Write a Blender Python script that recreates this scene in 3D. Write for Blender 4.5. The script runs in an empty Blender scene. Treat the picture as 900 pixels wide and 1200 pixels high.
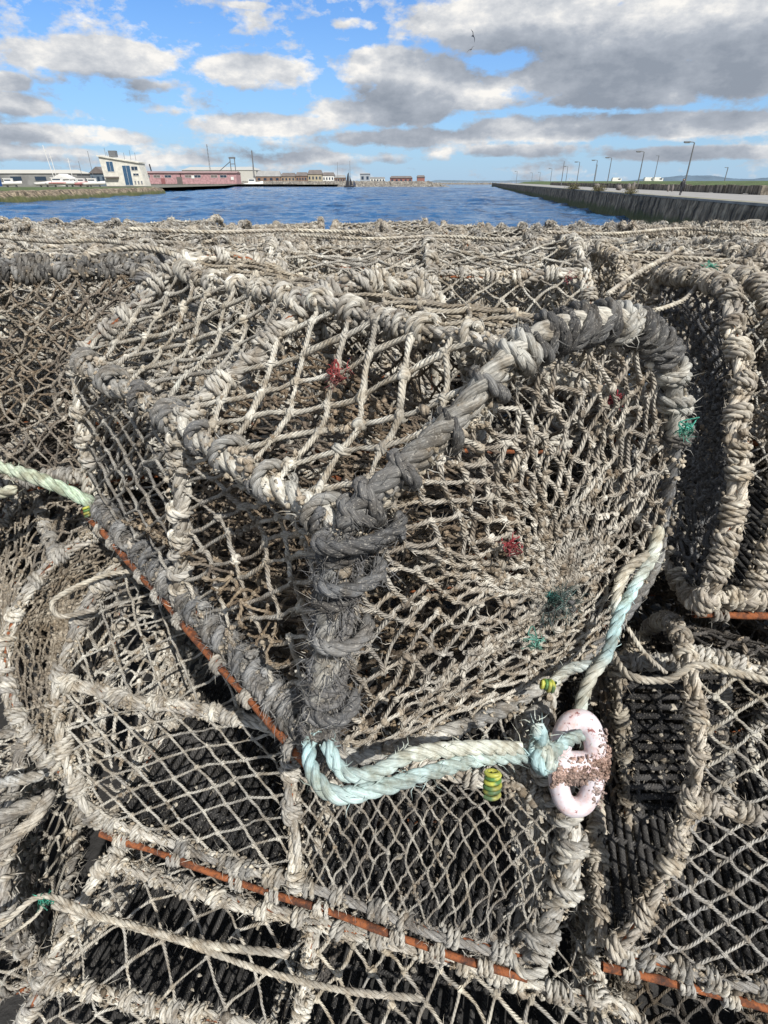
import bpy, bmesh, math, random
import numpy as np
from mathutils import Vector
rng = np.random.default_rng(11)
random.seed(5)
SC = bpy.context.scene
COL = SC.collection
CH = 1.5                                   # eye height above the quay
PITCH = math.radians(30.8); FP = 650.0
cp, sp_ = math.cos(PITCH), math.sin(PITCH)
def ray(px, py):
    x = (px-450)/FP; y = (600-py)/FP
    return np.array([x, cp+y*sp_, -sp_+y*cp])
def at(px, py, t):                          # a point seen there, t metres deep
    return np.array([0, 0, CH])+ray(px, py)*t
def onplane(px, py, p0, n):
    r = ray(px, py); o = np.array([0, 0, CH])
    return o+r*(np.dot(p0-o, n)/np.dot(r, n))
def V3(f, r, v): return np.array([r, f, CH+v])

# ------------------------------------------------------------ materials
def mat(name):
    m = bpy.data.materials.new(name); m.use_nodes = True
    nt = m.node_tree; b = nt.nodes['Principled BSDF']
    return m, nt, b
def nd(nt, t, **k):
    n = nt.nodes.new(t)
    for a, v in k.items():
        if a.startswith('i_'): n.inputs[a[2:].replace('_', ' ')].default_value = v
        else: setattr(n, a, v)
    return n
def mixc(nt, blend, fac, a, b):
    n = nt.nodes.new('ShaderNodeMix'); n.data_type = 'RGBA'; n.blend_type = blend
    for s, v in ((n.inputs[0], fac), (n.inputs[6], a), (n.inputs[7], b)):
        if hasattr(v, 'node'): nt.links.new(v, s)
        else: s.default_value = v if not isinstance(v, tuple) or len(v) == 4 else (*v, 1)
    return n.outputs[2]
def mathn(nt, op, a, b=0.0, c=None, clamp=False):
    n = nt.nodes.new('ShaderNodeMath'); n.operation = op; n.use_clamp = clamp
    for s, v in zip(n.inputs, (a, b, c)):
        if v is None: continue
        if hasattr(v, 'node'): nt.links.new(v, s)
        else: s.default_value = v
    return n.outputs[0]
def ramp(nt, fac, pts):
    n = nt.nodes.new('ShaderNodeValToRGB'); nt.links.new(fac, n.inputs[0])
    e = n.color_ramp.elements
    while len(e) < len(pts): e.new(0.5)
    for q, (p, c) in zip(e, pts):
        q.position = p; q.color = (*c, 1) if isinstance(c, tuple) else (c, c, c, 1)
    return n.outputs[0]
def noise(nt, vec, scale, detail=4, rough=.55, dim='3D'):
    n = nd(nt, 'ShaderNodeTexNoise'); n.noise_dimensions = dim
    n.inputs['Scale'].default_value = scale; n.inputs['Detail'].default_value = detail
    n.inputs['Roughness'].default_value = rough
    if vec is not None: nt.links.new(vec, n.inputs['Vector'])
    return n.outputs['Fac']

def rope_material(name, twist=0, rough=.85, white=.35, bump=.5, contrast=(.45, 1.35), worn=.55):
    m, nt, b = mat(name)
    at_ = nd(nt, 'ShaderNodeAttribute', attribute_name='col')
    tc = nd(nt, 'ShaderNodeTexCoord')
    mp = nd(nt, 'ShaderNodeMapping'); mp.inputs['Scale'].default_value = (70, 15, 1)
    nt.links.new(tc.outputs['UV'], mp.inputs['Vector'])
    st = noise(nt, mp.outputs[0], 1.0, 3, .6)
    st2 = ramp(nt, st, [(.32, contrast[0]), (.68, contrast[1])])
    c = mixc(nt, 'MULTIPLY', 1.0, at_.outputs['Color'], st2)
    o = tc.outputs['Object']
    wf = noise(nt, mp.outputs[0], 1.9, 3, .7)
    c = mixc(nt, 'MIX', mathn(nt, 'MULTIPLY', ramp(nt, wf, [(.585, 0.0), (.65, 1.0)]), worn), c, (.56, .54, .48))
    d = noise(nt, o, 38, 5, .65)                                   # grime patches
    dm = ramp(nt, d, [(.42, 0.0), (.62, 1.0)])
    c = mixc(nt, 'MIX', mathn(nt, 'MULTIPLY', dm, .75), c, mixc(nt, 'MULTIPLY', 1.0, c, (.40, .33, .25)))
    d3 = noise(nt, o, 9, 3, .5)
    c = mixc(nt, 'MIX', mathn(nt, 'MULTIPLY', ramp(nt, d3, [(.48, 0.), (.66, 1.)]), .40), c, (.15, .145, .14))
    w = noise(nt, o, 420, 2, .7)                                   # salt and crust specks
    wm = mathn(nt, 'MULTIPLY', ramp(nt, w, [(.60, 0.0), (.66, 1.0)]), white)
    c = mixc(nt, 'MIX', wm, c, (.62, .58, .50))
    nt.links.new(c, b.inputs['Base Color'])
    b.inputs['Roughness'].default_value = rough
    b.inputs['Specular IOR Level'].default_value = .3
    g = noise(nt, o, 300, 4, .7)
    h = mathn(nt, 'ADD', mathn(nt, 'MULTIPLY', st, 1.0), mathn(nt, 'MULTIPLY', g, .8))
    if twist:
        su = nd(nt, 'ShaderNodeSeparateXYZ'); nt.links.new(tc.outputs['UV'], su.inputs[0])
        ph = mathn(nt, 'ADD', mathn(nt, 'MULTIPLY', su.outputs[0], 6.2832/twist), mathn(nt, 'MULTIPLY', su.outputs[1], 6.2832*2))
        h = mathn(nt, 'ADD', h, mathn(nt, 'MULTIPLY', mathn(nt, 'ABSOLUTE', mathn(nt, 'SINE', ph)), 1.3))
    bp = nd(nt, 'ShaderNodeBump'); bp.inputs['Strength'].default_value = bump; bp.inputs['Distance'].default_value = .0022
    nt.links.new(h, bp.inputs['Height']); nt.links.new(bp.outputs[0], b.inputs['Normal'])
    return m
M_ROPE = rope_material('weathered_rope')
M_NET = rope_material('net_twine', twist=.012, white=.25, worn=.15, bump=.7, contrast=(.65, 1.2))
M_BLUE = rope_material('blue_rope', white=.2, worn=.35, bump=.45, contrast=(.7, 1.25))

def rust_mat():
    m, nt, b = mat('rusty_steel'); tc = nd(nt, 'ShaderNodeTexCoord')
    a = noise(nt, tc.outputs['Object'], 60, 6, .7)
    c = ramp(nt, a, [(.32, (.03, .018, .014)), (.45, (.13, .045, .02)), (.56, (.30, .095, .03)), (.64, (.20, .07, .03)), (.75, (.07, .04, .03))])
    nt.links.new(c, b.inputs['Base Color']); b.inputs['Roughness'].default_value = .9
    bp = nd(nt, 'ShaderNodeBump'); bp.inputs['Strength'].default_value = .7; bp.inputs['Distance'].default_value = .002
    nt.links.new(noise(nt, tc.outputs['Object'], 180, 5, .7), bp.inputs['Height']); nt.links.new(bp.outputs[0], b.inputs['Normal'])
    return m
M_RUST = rust_mat()
def simple(name, col, rough=.7, var=.25, scale=3.0, bump=0, bscale=20, metal=0, bdist=.02):
    m, nt, b = mat(name); tc = nd(nt, 'ShaderNodeTexCoord')
    n = noise(nt, tc.outputs['Object'], scale, 5, .6)
    f = ramp(nt, n, [(.3, 1-var), (.7, 1+var)])
    nt.links.new(mixc(nt, 'MULTIPLY', 1.0, (*col, 1), f), b.inputs['Base Color'])
    b.inputs['Roughness'].default_value = rough; b.inputs['Metallic'].default_value = metal
    if bump:
        bp = nd(nt, 'ShaderNodeBump'); bp.inputs['Strength'].default_value = bump; bp.inputs['Distance'].default_value = bdist
        nt.links.new(noise(nt, tc.outputs['Object'], bscale, 5, .6), bp.inputs['Height']); nt.links.new(bp.outputs[0], b.inputs['Normal'])
    return m

# ------------------------------------------------------------ mesh builder
class MB:
    def __init__(s): s.v=[]; s.f=[]; s.uv=[]; s.t=[]; s.tuv=[]; s.c=[]; s.n=0
    def add(s, v, quads=None, quv=None, tris=None, tuv=None, col=(.5,.5,.5)):
        v = np.asarray(v, float).reshape(-1, 3)
        col = np.asarray(col, float)
        if col.ndim == 1: col = np.tile(col, (len(v), 1))
        s.v.append(v); s.c.append(col.reshape(-1, 3))
        if quads is not None and len(quads):
            s.f.append(np.asarray(quads)+s.n); s.uv.append(np.zeros((len(quads),4,2)) if quv is None else quv)
        if tris is not None and len(tris):
            s.t.append(np.asarray(tris)+s.n); s.tuv.append(np.zeros((len(tris),3,2)) if tuv is None else tuv)
        s.n += len(v)
    def build(s, name, material, parent=None, smooth=True, origin=None):
        me = bpy.data.meshes.new(name)
        v = np.concatenate(s.v); c = np.concatenate(s.c)
        q = np.concatenate(s.f) if s.f else np.zeros((0,4),int)
        t = np.concatenate(s.t) if s.t else np.zeros((0,3),int)
        if origin is not None: v = v-np.asarray(origin)
        me.vertices.add(len(v)); me.vertices.foreach_set('co', v.astype('f').ravel())
        nl = q.size+t.size
        me.loops.add(nl); me.loops.foreach_set('vertex_index', np.concatenate([q.ravel(), t.ravel()]).astype('i'))
        me.polygons.add(len(q)+len(t))
        ls = np.concatenate([np.arange(len(q))*4, len(q)*4+np.arange(len(t))*3]).astype('i')
        me.polygons.foreach_set('loop_start', ls)
        if smooth: me.polygons.foreach_set('use_smooth', np.ones(len(ls), bool))
        uvl = me.uv_layers.new(name='UVMap')
        uv = np.concatenate([(np.concatenate(s.uv) if s.uv else np.zeros((0,4,2))).reshape(-1,2),
                             (np.concatenate(s.tuv) if s.tuv else np.zeros((0,3,2))).reshape(-1,2)])
        uvl.data.foreach_set('uv', uv.astype('f').ravel())
        a = me.attributes.new('col', 'FLOAT_COLOR', 'POINT')
        a.data.foreach_set('color', np.concatenate([c, np.ones((len(c),1))], 1).astype('f').ravel())
        me.update(); me.validate()
        me.materials.append(material)
        o = bpy.data.objects.new(name, me); COL.objects.link(o)
        if parent is not None:
            o.parent = parent
        elif origin is not None: o.location = origin
        return o
def nrm(a): return a/np.maximum(np.linalg.norm(a, axis=-1, keepdims=True), 1e-9)
def tubes(mb, P, R, S=6, col=(.5,.5,.5), squash=None):
    """a batch of tubes, P (M,K,3), R (M,K) or scalar"""
    P = np.asarray(P, float)
    if P.ndim == 2: P = P[None]
    M, K, _ = P.shape
    R = np.broadcast_to(np.asarray(R, float), (M, K))
    T = nrm(np.gradient(P, axis=1))
    ref = np.tile(np.array([0.12, 0.2, 1.0]), (M, 1)); bad = np.abs(nrm(ref)*T[:,0]).sum(1) > .9
    ref[bad] = (1, .1, 0)
    N = np.zeros_like(P); n = nrm(np.cross(np.cross(T[:,0], ref), T[:,0])); N[:,0] = n
    for k in range(1, K):
        n = nrm(n-(n*T[:,k]).sum(1,keepdims=True)*T[:,k]); N[:,k] = n
    B = np.cross(T, N)
    a = np.arange(S)/S*2*np.pi
    ring = N[:,:,None]*np.cos(a)[None,None,:,None]+B[:,:,None]*np.sin(a)[None,None,:,None]
    vv = P[:,:,None]+ring*R[:,:,None,None]
    L = np.concatenate([np.zeros((M,1)), np.cumsum(np.linalg.norm(np.diff(P,axis=1),axis=2),axis=1)],1)
    L = L+rng.random((M,1))*3
    idx = np.arange(M*K*S).reshape(M,K,S)
    i0 = idx[:,:-1]; i1 = idx[:,1:]
    q = np.stack([i0, np.roll(i0,-1,2), np.roll(i1,-1,2), i1], -1).reshape(-1,4)
    j = np.arange(S)/S
    U0 = np.broadcast_to(L[:,:-1,None],(M,K-1,S)); U1 = np.broadcast_to(L[:,1:,None],(M,K-1,S))
    J0 = np.broadcast_to(j,(M,K-1,S)); J1 = J0+1/S
    uv = np.stack([np.stack([U0,J0],-1),np.stack([U0,J1],-1),np.stack([U1,J1],-1),np.stack([U1,J0],-1)],-2).reshape(-1,4,2)
    col = np.asarray(col, float)
    if col.ndim == 2 and col.shape[0] == M and col.shape[0] != K: col = np.broadcast_to(col[:,None,None],(M,K,S,3))
    elif col.ndim == 2: col = np.broadcast_to(col[None,:,None],(M,K,S,3))
    elif col.ndim == 3: col = np.broadcast_to(col[:,:,None],(M,K,S,3))
    else: col = np.broadcast_to(col,(M,K,S,3))
    mb.add(vv.reshape(-1,3), q, uv, col=col.reshape(-1,3))
def n1(n, period, amp=1.0):
    """smooth 1-D noise of n samples"""
    k = max(int(n/period)+3, 4)
    y = rng.standard_normal(k)
    x = np.linspace(0, k-1.001, n); i = x.astype(int); f = x-i; f = f*f*(3-2*f)
    return (y[i]*(1-f)+y[np.minimum(i+1,k-1)]*f)*amp
def resample(P, step=None, n=None, closed=False):
    P = np.asarray(P, float)
    if closed: P = np.vstack([P, P[:1]])
    d = np.concatenate([[0], np.cumsum(np.linalg.norm(np.diff(P,axis=0),axis=1))])
    if n is None: n = max(int(d[-1]/step)+1, 3)
    s = np.linspace(0, d[-1], n)
    return np.stack([np.interp(s, d, P[:,i]) for i in range(3)], 1)
def spline(C, per=12, closed=False):
    C = np.asarray(C, float); K = len(C); out = []
    rg = range(K) if closed else range(K-1)
    for i in rg:
        if closed: p0,p1,p2,p3 = C[i-1],C[i],C[(i+1)%K],C[(i+2)%K]
        else: p0,p1,p2,p3 = C[max(i-1,0)],C[i],C[i+1],C[min(i+2,K-1)]
        t = (np.arange(per)/per)[:,None]
        out.append(.5*((2*p1)+(-p0+p2)*t+(2*p0-5*p1+4*p2-p3)*t*t+(-p0+3*p1-3*p2+p3)*t**3))
    out = np.concatenate(out)
    if not closed: out = np.vstack([out, C[-1:]])
    return out
def frames(P):
    T = nrm(np.gradient(P, axis=0)); N = np.zeros_like(P)
    ref = np.array([.1,.2,1.]) if abs(T[0,2]) < .9 else np.array([1.,.1,0])
    n = nrm(np.cross(np.cross(T[0],ref),T[0])); N[0] = n
    for k in range(1,len(P)):
        n = n-np.dot(n,T[k])*T[k]; n = n/np.linalg.norm(n); N[k] = n
    return T, N, np.cross(T,N)
def fuzz(mb, P, T, R, count, ln, col, w=.0005):
    """loose fibres standing off a rope"""
    if count < 1: return
    i = rng.integers(0, len(P), count)
    d = nrm(rng.standard_normal((count,3))); 
    t = T[i]*np.sign(rng.standard_normal((count,1)))
    radial = nrm(d-(d*T[i]).sum(1,keepdims=True)*T[i])
    a = P[i]+radial*np.broadcast_to(R,(len(P),))[i][:,None]*.9
    dirv = nrm(radial*.8+t*rng.uniform(.3,1.8,(count,1))+rng.standard_normal((count,3))*.3)
    l = ln*rng.uniform(.3,1.3,(count,1))
    m = a+dirv*l*.5; e = a+dirv*l+rng.standard_normal((count,3))*l*.28
    s = nrm(np.cross(dirv, rng.standard_normal((count,3))))*w
    v = np.stack([a-s,a+s,m-s*.8,m+s*.8,e],1).reshape(-1,3)
    b = np.arange(count)[:,None]*5
    q = b+np.array([[0,1,3,2]]); tr = b+np.array([[2,3,4]])
    c = np.asarray(col,float)
    if c.ndim == 2: c = c[i] if len(c)==len(P) else c
    else: c = np.tile(c,(count,1))
    c = np.repeat(c*rng.uniform(.7,1.35,(count,1)),5,axis=0)
    mb.add(v, q, None, tr, None, col=c)
def _ico(sub):
    bm = bmesh.new(); bmesh.ops.create_icosphere(bm, subdivisions=sub, radius=1)
    v = np.array([x.co[:] for x in bm.verts]); f = np.array([[q.index for q in p.verts] for p in bm.faces]); bm.free()
    return v, f
ICO1, ICO2 = _ico(1), _ico(2)
def blobs(mb, C, R, col, ico=ICO2, rough=.25, stretch=.3):
    C = np.asarray(C,float).reshape(-1,3); M = len(C)
    if M == 0: return
    v, f = ico
    R = np.broadcast_to(R,(M,)); 
    vv = v[None]*(1+rng.standard_normal((M,len(v),1))*rough*.6)*(1+rng.standard_normal((M,1,3))*stretch)
    # random rotation
    q = nrm(rng.standard_normal((M,4))); w,x,y,z = q.T
    Rm = np.stack([np.stack([1-2*(y*y+z*z),2*(x*y-z*w),2*(x*z+y*w)],-1),np.stack([2*(x*y+z*w),1-2*(x*x+z*z),2*(y*z-x*w)],-1),np.stack([2*(x*z-y*w),2*(y*z+x*w),1-2*(x*x+y*y)],-1)],-2)
    vv = np.einsum('mij,mkj->mki', Rm, vv)*R[:,None,None]+C[:,None]
    t = (f[None]+(np.arange(M)*len(v))[:,None,None]).reshape(-1,3)
    uv = rng.random((M,1,1,2))+np.broadcast_to((v[f][...,:2]*np.array([.004,.3]))[None],(M,len(f),3,2))
    col = np.asarray(col,float)
    if col.ndim == 2: cc = np.repeat(col,len(v),axis=0)
    else: cc = np.repeat(col[None]*rng.uniform(.75,1.25,(M,1)),len(v),axis=0)
    mb.add(vv.reshape(-1,3), None, None, t, uv.reshape(-1,3,2), col=cc)

PALE=(.71,.68,.595); BEIGE=(.55,.505,.42); GREY=(.41,.395,.36); DARK=(.075,.074,.072); CHAR=(.16,.165,.17); BROWN=(.25,.19,.13)
def cnoise(n, c1, c2, period):
    f = np.clip(.5+n1(n, period)*.6,0,1)[:,None]
    return np.array(c1)*(1-f)+np.array(c2)*f
def laid_rope(mb, path, R, c1=PALE, c2=GREY, pitch=None, S=6, fz=0.0, fl=.012, strands=3, lumps=.06, per=11, var=.12):
    pitch = pitch or R*6.5
    P = resample(path, step=pitch/per); K = len(P)
    T,N,B = frames(P)
    ph = 2*np.pi*np.arange(K)*(1/per)+n1(K, per*3, .5)
    Rk = R*(1+n1(K, per, lumps)); Rk[0] *= .7; Rk[-1] *= .5
    cb = cnoise(K, c1, c2, per*2.5)
    PP=[];CC=[];RR=[]
    for s in range(strands):
        a = ph+2*np.pi*s/strands
        PP.append(P+(N*np.cos(a)[:,None]+B*np.sin(a)[:,None])*(Rk*.50)[:,None])
        RR.append(Rk*.56*(1+n1(K,per,.05))); CC.append(cb*rng.uniform(1-var,1+var)*(1+n1(K,per*1.5,.10))[:,None])
    RR=np.array(RR); RR[:,0]*=.1; RR[:,-1]*=.1
    tubes(mb, np.array(PP), RR, S, np.clip(np.array(CC),.01,.85))
    if fz > 0:
        L = K*pitch/per
        fuzz(mb, P, T, R, int(L*fz), fl, cb)
    return P, T
def wrap_path(path, Rc, rr, pitch, jit=.25, per=14):
    P = resample(path, step=pitch/40); L = np.linalg.norm(np.diff(P,axis=0),axis=1).sum()
    T,N,B = frames(P); K = len(P)
    turns = L/pitch; n = max(int(turns*per),8)
    th = np.linspace(0, turns*2*np.pi, n)
    s = th/(2*np.pi)*pitch+n1(n, per*1.3, pitch*jit)+np.sin(th)*pitch*.15
    f = np.clip(s/L*(K-1), 0, K-1.001)
    i = f.astype(int); w = (f-i)[:,None]; i2 = np.minimum(i+1,K-1)
    C = P[i]*(1-w)+P[i2]*w; a = th+n1(n, per*2, .4)
    rad = (Rc+rr*.75)*(1+n1(n,per*.7,.10))
    return C+(N[i]*np.cos(a)[:,None]+B[i]*np.sin(a)[:,None])*rad[:,None]
def crust(mb, P, R, count, size, col=(.42,.36,.28)):
    if count < 1: return
    nc = max(count//14, 2); cc = rng.integers(0,len(P),nc); cd = nrm(rng.standard_normal((nc,3))); g = rng.integers(0,nc,count)   # growth comes in clusters
    i = np.clip(cc[g]+(rng.standard_normal(count)*2.2).astype(int),0,len(P)-1); far = rng.random(count) < .25; i[far] = rng.integers(0,len(P),far.sum())
    d = nrm(cd[g]*1.1+rng.standard_normal((count,3))*np.where(far,9,.6)[:,None])
    if isinstance(col,tuple): col = np.array(col)*rng.uniform(.55,1.25,(nc,1))[g]
    blobs(mb, P[i]+d*R*rng.uniform(.8,1.15,(count,1)), size*rng.uniform(.4,1.3,count), col, ICO1, .5, .4)
def hitches(mb, P, Rc, rr, w1, w2, every, fz, S=6, per=10, turns=(1.4,3.2)):
    """single hitches of thinner rope at uneven intervals, some doubled, some slipped askew"""
    T,N,B = frames(P); L = (len(P)-1)*.01; s = every*.4
    while s < L-every*.25:
        i = min(int(s/.01), len(P)-2); tn = rng.uniform(*turns); n = int(tn*12)+4
        th = np.linspace(0, tn*2*np.pi, n)+rng.uniform(0,6.3)
        sl = rng.uniform(-.5,.5)*Rc; pt = rr*2.0*rng.choice([-1,1])
        rad = (Rc+rr*.5)*(1+n1(n,9,.05))
        k = (th-th.mean())/(2*np.pi)*pt+np.sin(th)*sl
        q = P[i]+(N[i]*np.cos(th)[:,None]+B[i]*np.sin(th)[:,None])*rad[:,None]+T[i]*k[:,None]
        laid_rope(mb, q, rr*rng.uniform(.8,1.1), w1, w2, S=S, per=per, fz=80*fz, fl=.012)
        s += every*rng.uniform(.5,1.5)
def bound_bar(mb, path, q=2, Rc=.010, rr=.0062, pitch=.030, c1=PALE, c2=GREY, w1=None, w2=None, hitch=.075, crusty=1.0, fz=1.0, style='open'):
    """a frame bar: laid rope(s) along it and a rope bound round it"""
    w1 = w1 or c1; w2 = w2 or c2
    P = resample(path, step=.01); K = len(P)
    P = P+np.stack([n1(K,8,.0020) for _ in range(3)],1)
    L = K*.01
    T,N,B = frames(P)
    if q >= 2:
        if style == 'core':
            laid_rope(mb, P, Rc, c1, c2, fz=150*fz, S=8, lumps=.10)
        elif style == 'open':
            a = rng.uniform(0,6.28)+n1(K,25,1.2); o = (N*np.cos(a)[:,None]+B*np.sin(a)[:,None])*Rc*.55
            laid_rope(mb, P+o, Rc*.72, c1, c2, fz=130*fz, S=6, pitch=Rc*5.8, lumps=.05)
            laid_rope(mb, P-o, Rc*.68, c1, w2, fz=130*fz, S=6, pitch=Rc*5.4, lumps=.05)
            hitches(mb, P, Rc*1.0, rr, w1, w2, hitch*.72, fz)
        else:
            laid_rope(mb, P, Rc*.9, c1, c2, fz=350*fz, S=6, lumps=.12)
            laid_rope(mb, wrap_path(P, Rc*.9, rr, pitch*1.35, .35), rr, w1, w2, S=6, per=9, fz=90*fz, fl=.012, lumps=.06)
            hitches(mb, P, Rc, rr, w1, w2, hitch*1.2, fz)
        fuzz(mb, P, T, Rc+rr*1.2, int(L*420*fz), .012, np.tile(np.array(c1)*.9,(K,1)))
        crust(mb, P, Rc+rr*1.0, int(L*560*crusty), .0025, (.52,.46,.36))
        crust(mb, P, Rc+rr*.8, int(L*60*crusty), .0046, (.36,.31,.24))
    elif q == 1:
        laid_rope(mb, P, Rc, c1, c2, S=5, per=7, lumps=.15)
        if style == 'open': hitches(mb, P, Rc, rr*1.1, w1, w2, hitch*.6, .3, S=4, per=5)
        else: laid_rope(mb, wrap_path(P, Rc, rr, pitch*1.3, .3, per=10), rr*1.0, w1, w2, S=4, per=5, lumps=.1, fz=60)
        fuzz(mb, P, T, Rc+rr*1.2, int(L*700), .022, np.tile(np.array(c1)*.9,(K,1)), w=.0009)
        crust(mb, P, Rc+rr*1.2, int(L*200), .0042)

# ------------------------------------------------------------ netting
def net(mb, surf, LU, LS, a, b, r=.0028, c1=PALE, c2=GREY, jit=.12, bow=.10, drop=.02, knots=1.9, fz=1.0, crusty=.25, S=5, off=(0,0), lump=True, warp=0.0):
    """twine lattice on surf(u,s), u and s in 0..1 over LU x LS metres; a, b lattice steps in metres"""
    a = np.array(a,float); b = np.array(b,float)
    det = a[0]*b[1]-a[1]*b[0]
    cs = [np.array([x,y]) for x in (0,LU) for y in (0,LS)]
    ij = [((c[0]*b[1]-c[1]*b[0])/det, (a[0]*c[1]-a[1]*c[0])/det) for c in cs]
    i0,i1 = int(min(x[0] for x in ij))-2, int(max(x[0] for x in ij))+2
    j0,j1 = int(min(x[1] for x in ij))-2, int(max(x[1] for x in ij))+2
    cell = min(np.linalg.norm(a),np.linalg.norm(b))
    pts = {}
    for i in range(i0,i1+1):
        for j in range(j0,j1+1):
            p = a*i+b*j+np.array(off)*cell
            if warp: p = p+warp*np.array([math.sin(p[1]*23+i*.2),math.sin(p[0]*19+1)])*cell
            pts[i,j] = p+rng.standard_normal(2)*jit*cell
    def inside(p): return 0 <= p[0] <= LU and 0 <= p[1] <= LS
    E = []; used = set()
    for (i,j),p in pts.items():
        for k in ((i+1,j),(i,j+1)):
            if k not in pts or rng.random() < drop: continue
            q = pts[k]; ip, iq = inside(p), inside(q)
            if not ip and not iq: continue
            x, y = p, q
            if ip != iq:
                if not ip: x, y = q, p
                t = 1.0; d = y-x
                for ax,LM in ((0,LU),(1,LS)):
                    if y[ax] < 0: t = min(t,(0-x[ax])/d[ax])
                    if y[ax] > LM: t = min(t,(LM-x[ax])/d[ax])
                if t < .04: continue
                y = x+d*t
            E.append((x,y))
            if ip: used.add((i,j))
            if iq: used.add(k)
    if not E: return
    E = np.array(E)                                             # (M,2,2)
    M = len(E); K = 5; t = np.linspace(0,1,K)[None,:,None]
    UV = E[:,0][:,None]*(1-t)+E[:,1][:,None]*t
    A = surf(E[:,0,0]/LU,E[:,0,1]/LS); Bq = surf(E[:,1,0]/LU,E[:,1,1]/LS)
    P = A[:,None]*(1-t)+Bq[:,None]*t
    Pc = surf(UV[...,0].ravel()/LU,UV[...,1].ravel()/LS).reshape(M,K,3)
    P = P*.6+Pc*.4
    ln = np.linalg.norm(Bq-A,axis=1)[:,None,None]
    bwv = rng.standard_normal((M,1,3))*bow*ln; bwv[:,:,2] -= abs(bow)*.4*ln[:,:,0]
    P = P+bwv*(4*t*(1-t))*.5+rng.standard_normal((M,K,3))*(.0007)*(4*t*(1-t))
    f = np.clip(.5+.35*rng.standard_normal((M,1,1)),0,1)
    C = np.array(c1)*(1-f)+np.array(c2)*f+np.zeros((M,K,3)); C = C*(1+rng.standard_normal((M,K,1))*.10)
    R = r*(1+rng.standard_normal((M,1))*.12)*(1+rng.standard_normal((M,K))*.12)
    R[:,0] *= 1.25; R[:,-1] *= 1.25
    tubes(mb, P, np.abs(R), S, np.clip(C,.02,.85))
    if knots:
        kp = np.array([pts[k] for k in used])
        W = surf(kp[:,0]/LU,kp[:,1]/LS)
        # nodes sit where the straight chords end
        blobs(mb, W, r*knots*rng.uniform(.8,1.25,len(W)), np.array(c1)*.95, ICO2 if r>.0024 and lump else ICO1, .28, .25)
    F = P.reshape(-1,3); Tn = nrm(np.gradient(P,axis=1)).reshape(-1,3)
    if fz: fuzz(mb, F, Tn, r, int(M*1.6*fz), .011, np.array(c1)*.85, w=.00045)
    if crusty: crust(mb, F, r*1.0, int(M*crusty*3), r*1.25, (.40,.34,.26))

def empty(name, loc, label=None, cat=None, group=None):
    o = bpy.data.objects.new(name, None); COL.objects.link(o); o.location = loc; o.empty_display_size = .1
    if label: o['label'] = label
    if cat: o['category'] = cat
    if group: o['group'] = group
    return o
def tag(o, label=None, cat=None, group=None, kind=None):
    for k,v in (('label',label),('category',cat),('group',group),('kind',kind)):
        if v: o[k] = v
    return o
def children_of(o): return [c for c in ALLCH.get(o.name, [])]
def copy_tree(o, loc, rz=0, label=None, tilt=(0,0)):
    def rec(s, par):
        c = s.copy(); COL.objects.link(c); c.parent = par
        for ch in list(s.children): rec(ch, c)
        return c
    c = rec(o, None); c.location = loc; c.rotation_euler = (tilt[0],tilt[1],rz)
    if label: c['label'] = label
    return c
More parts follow.
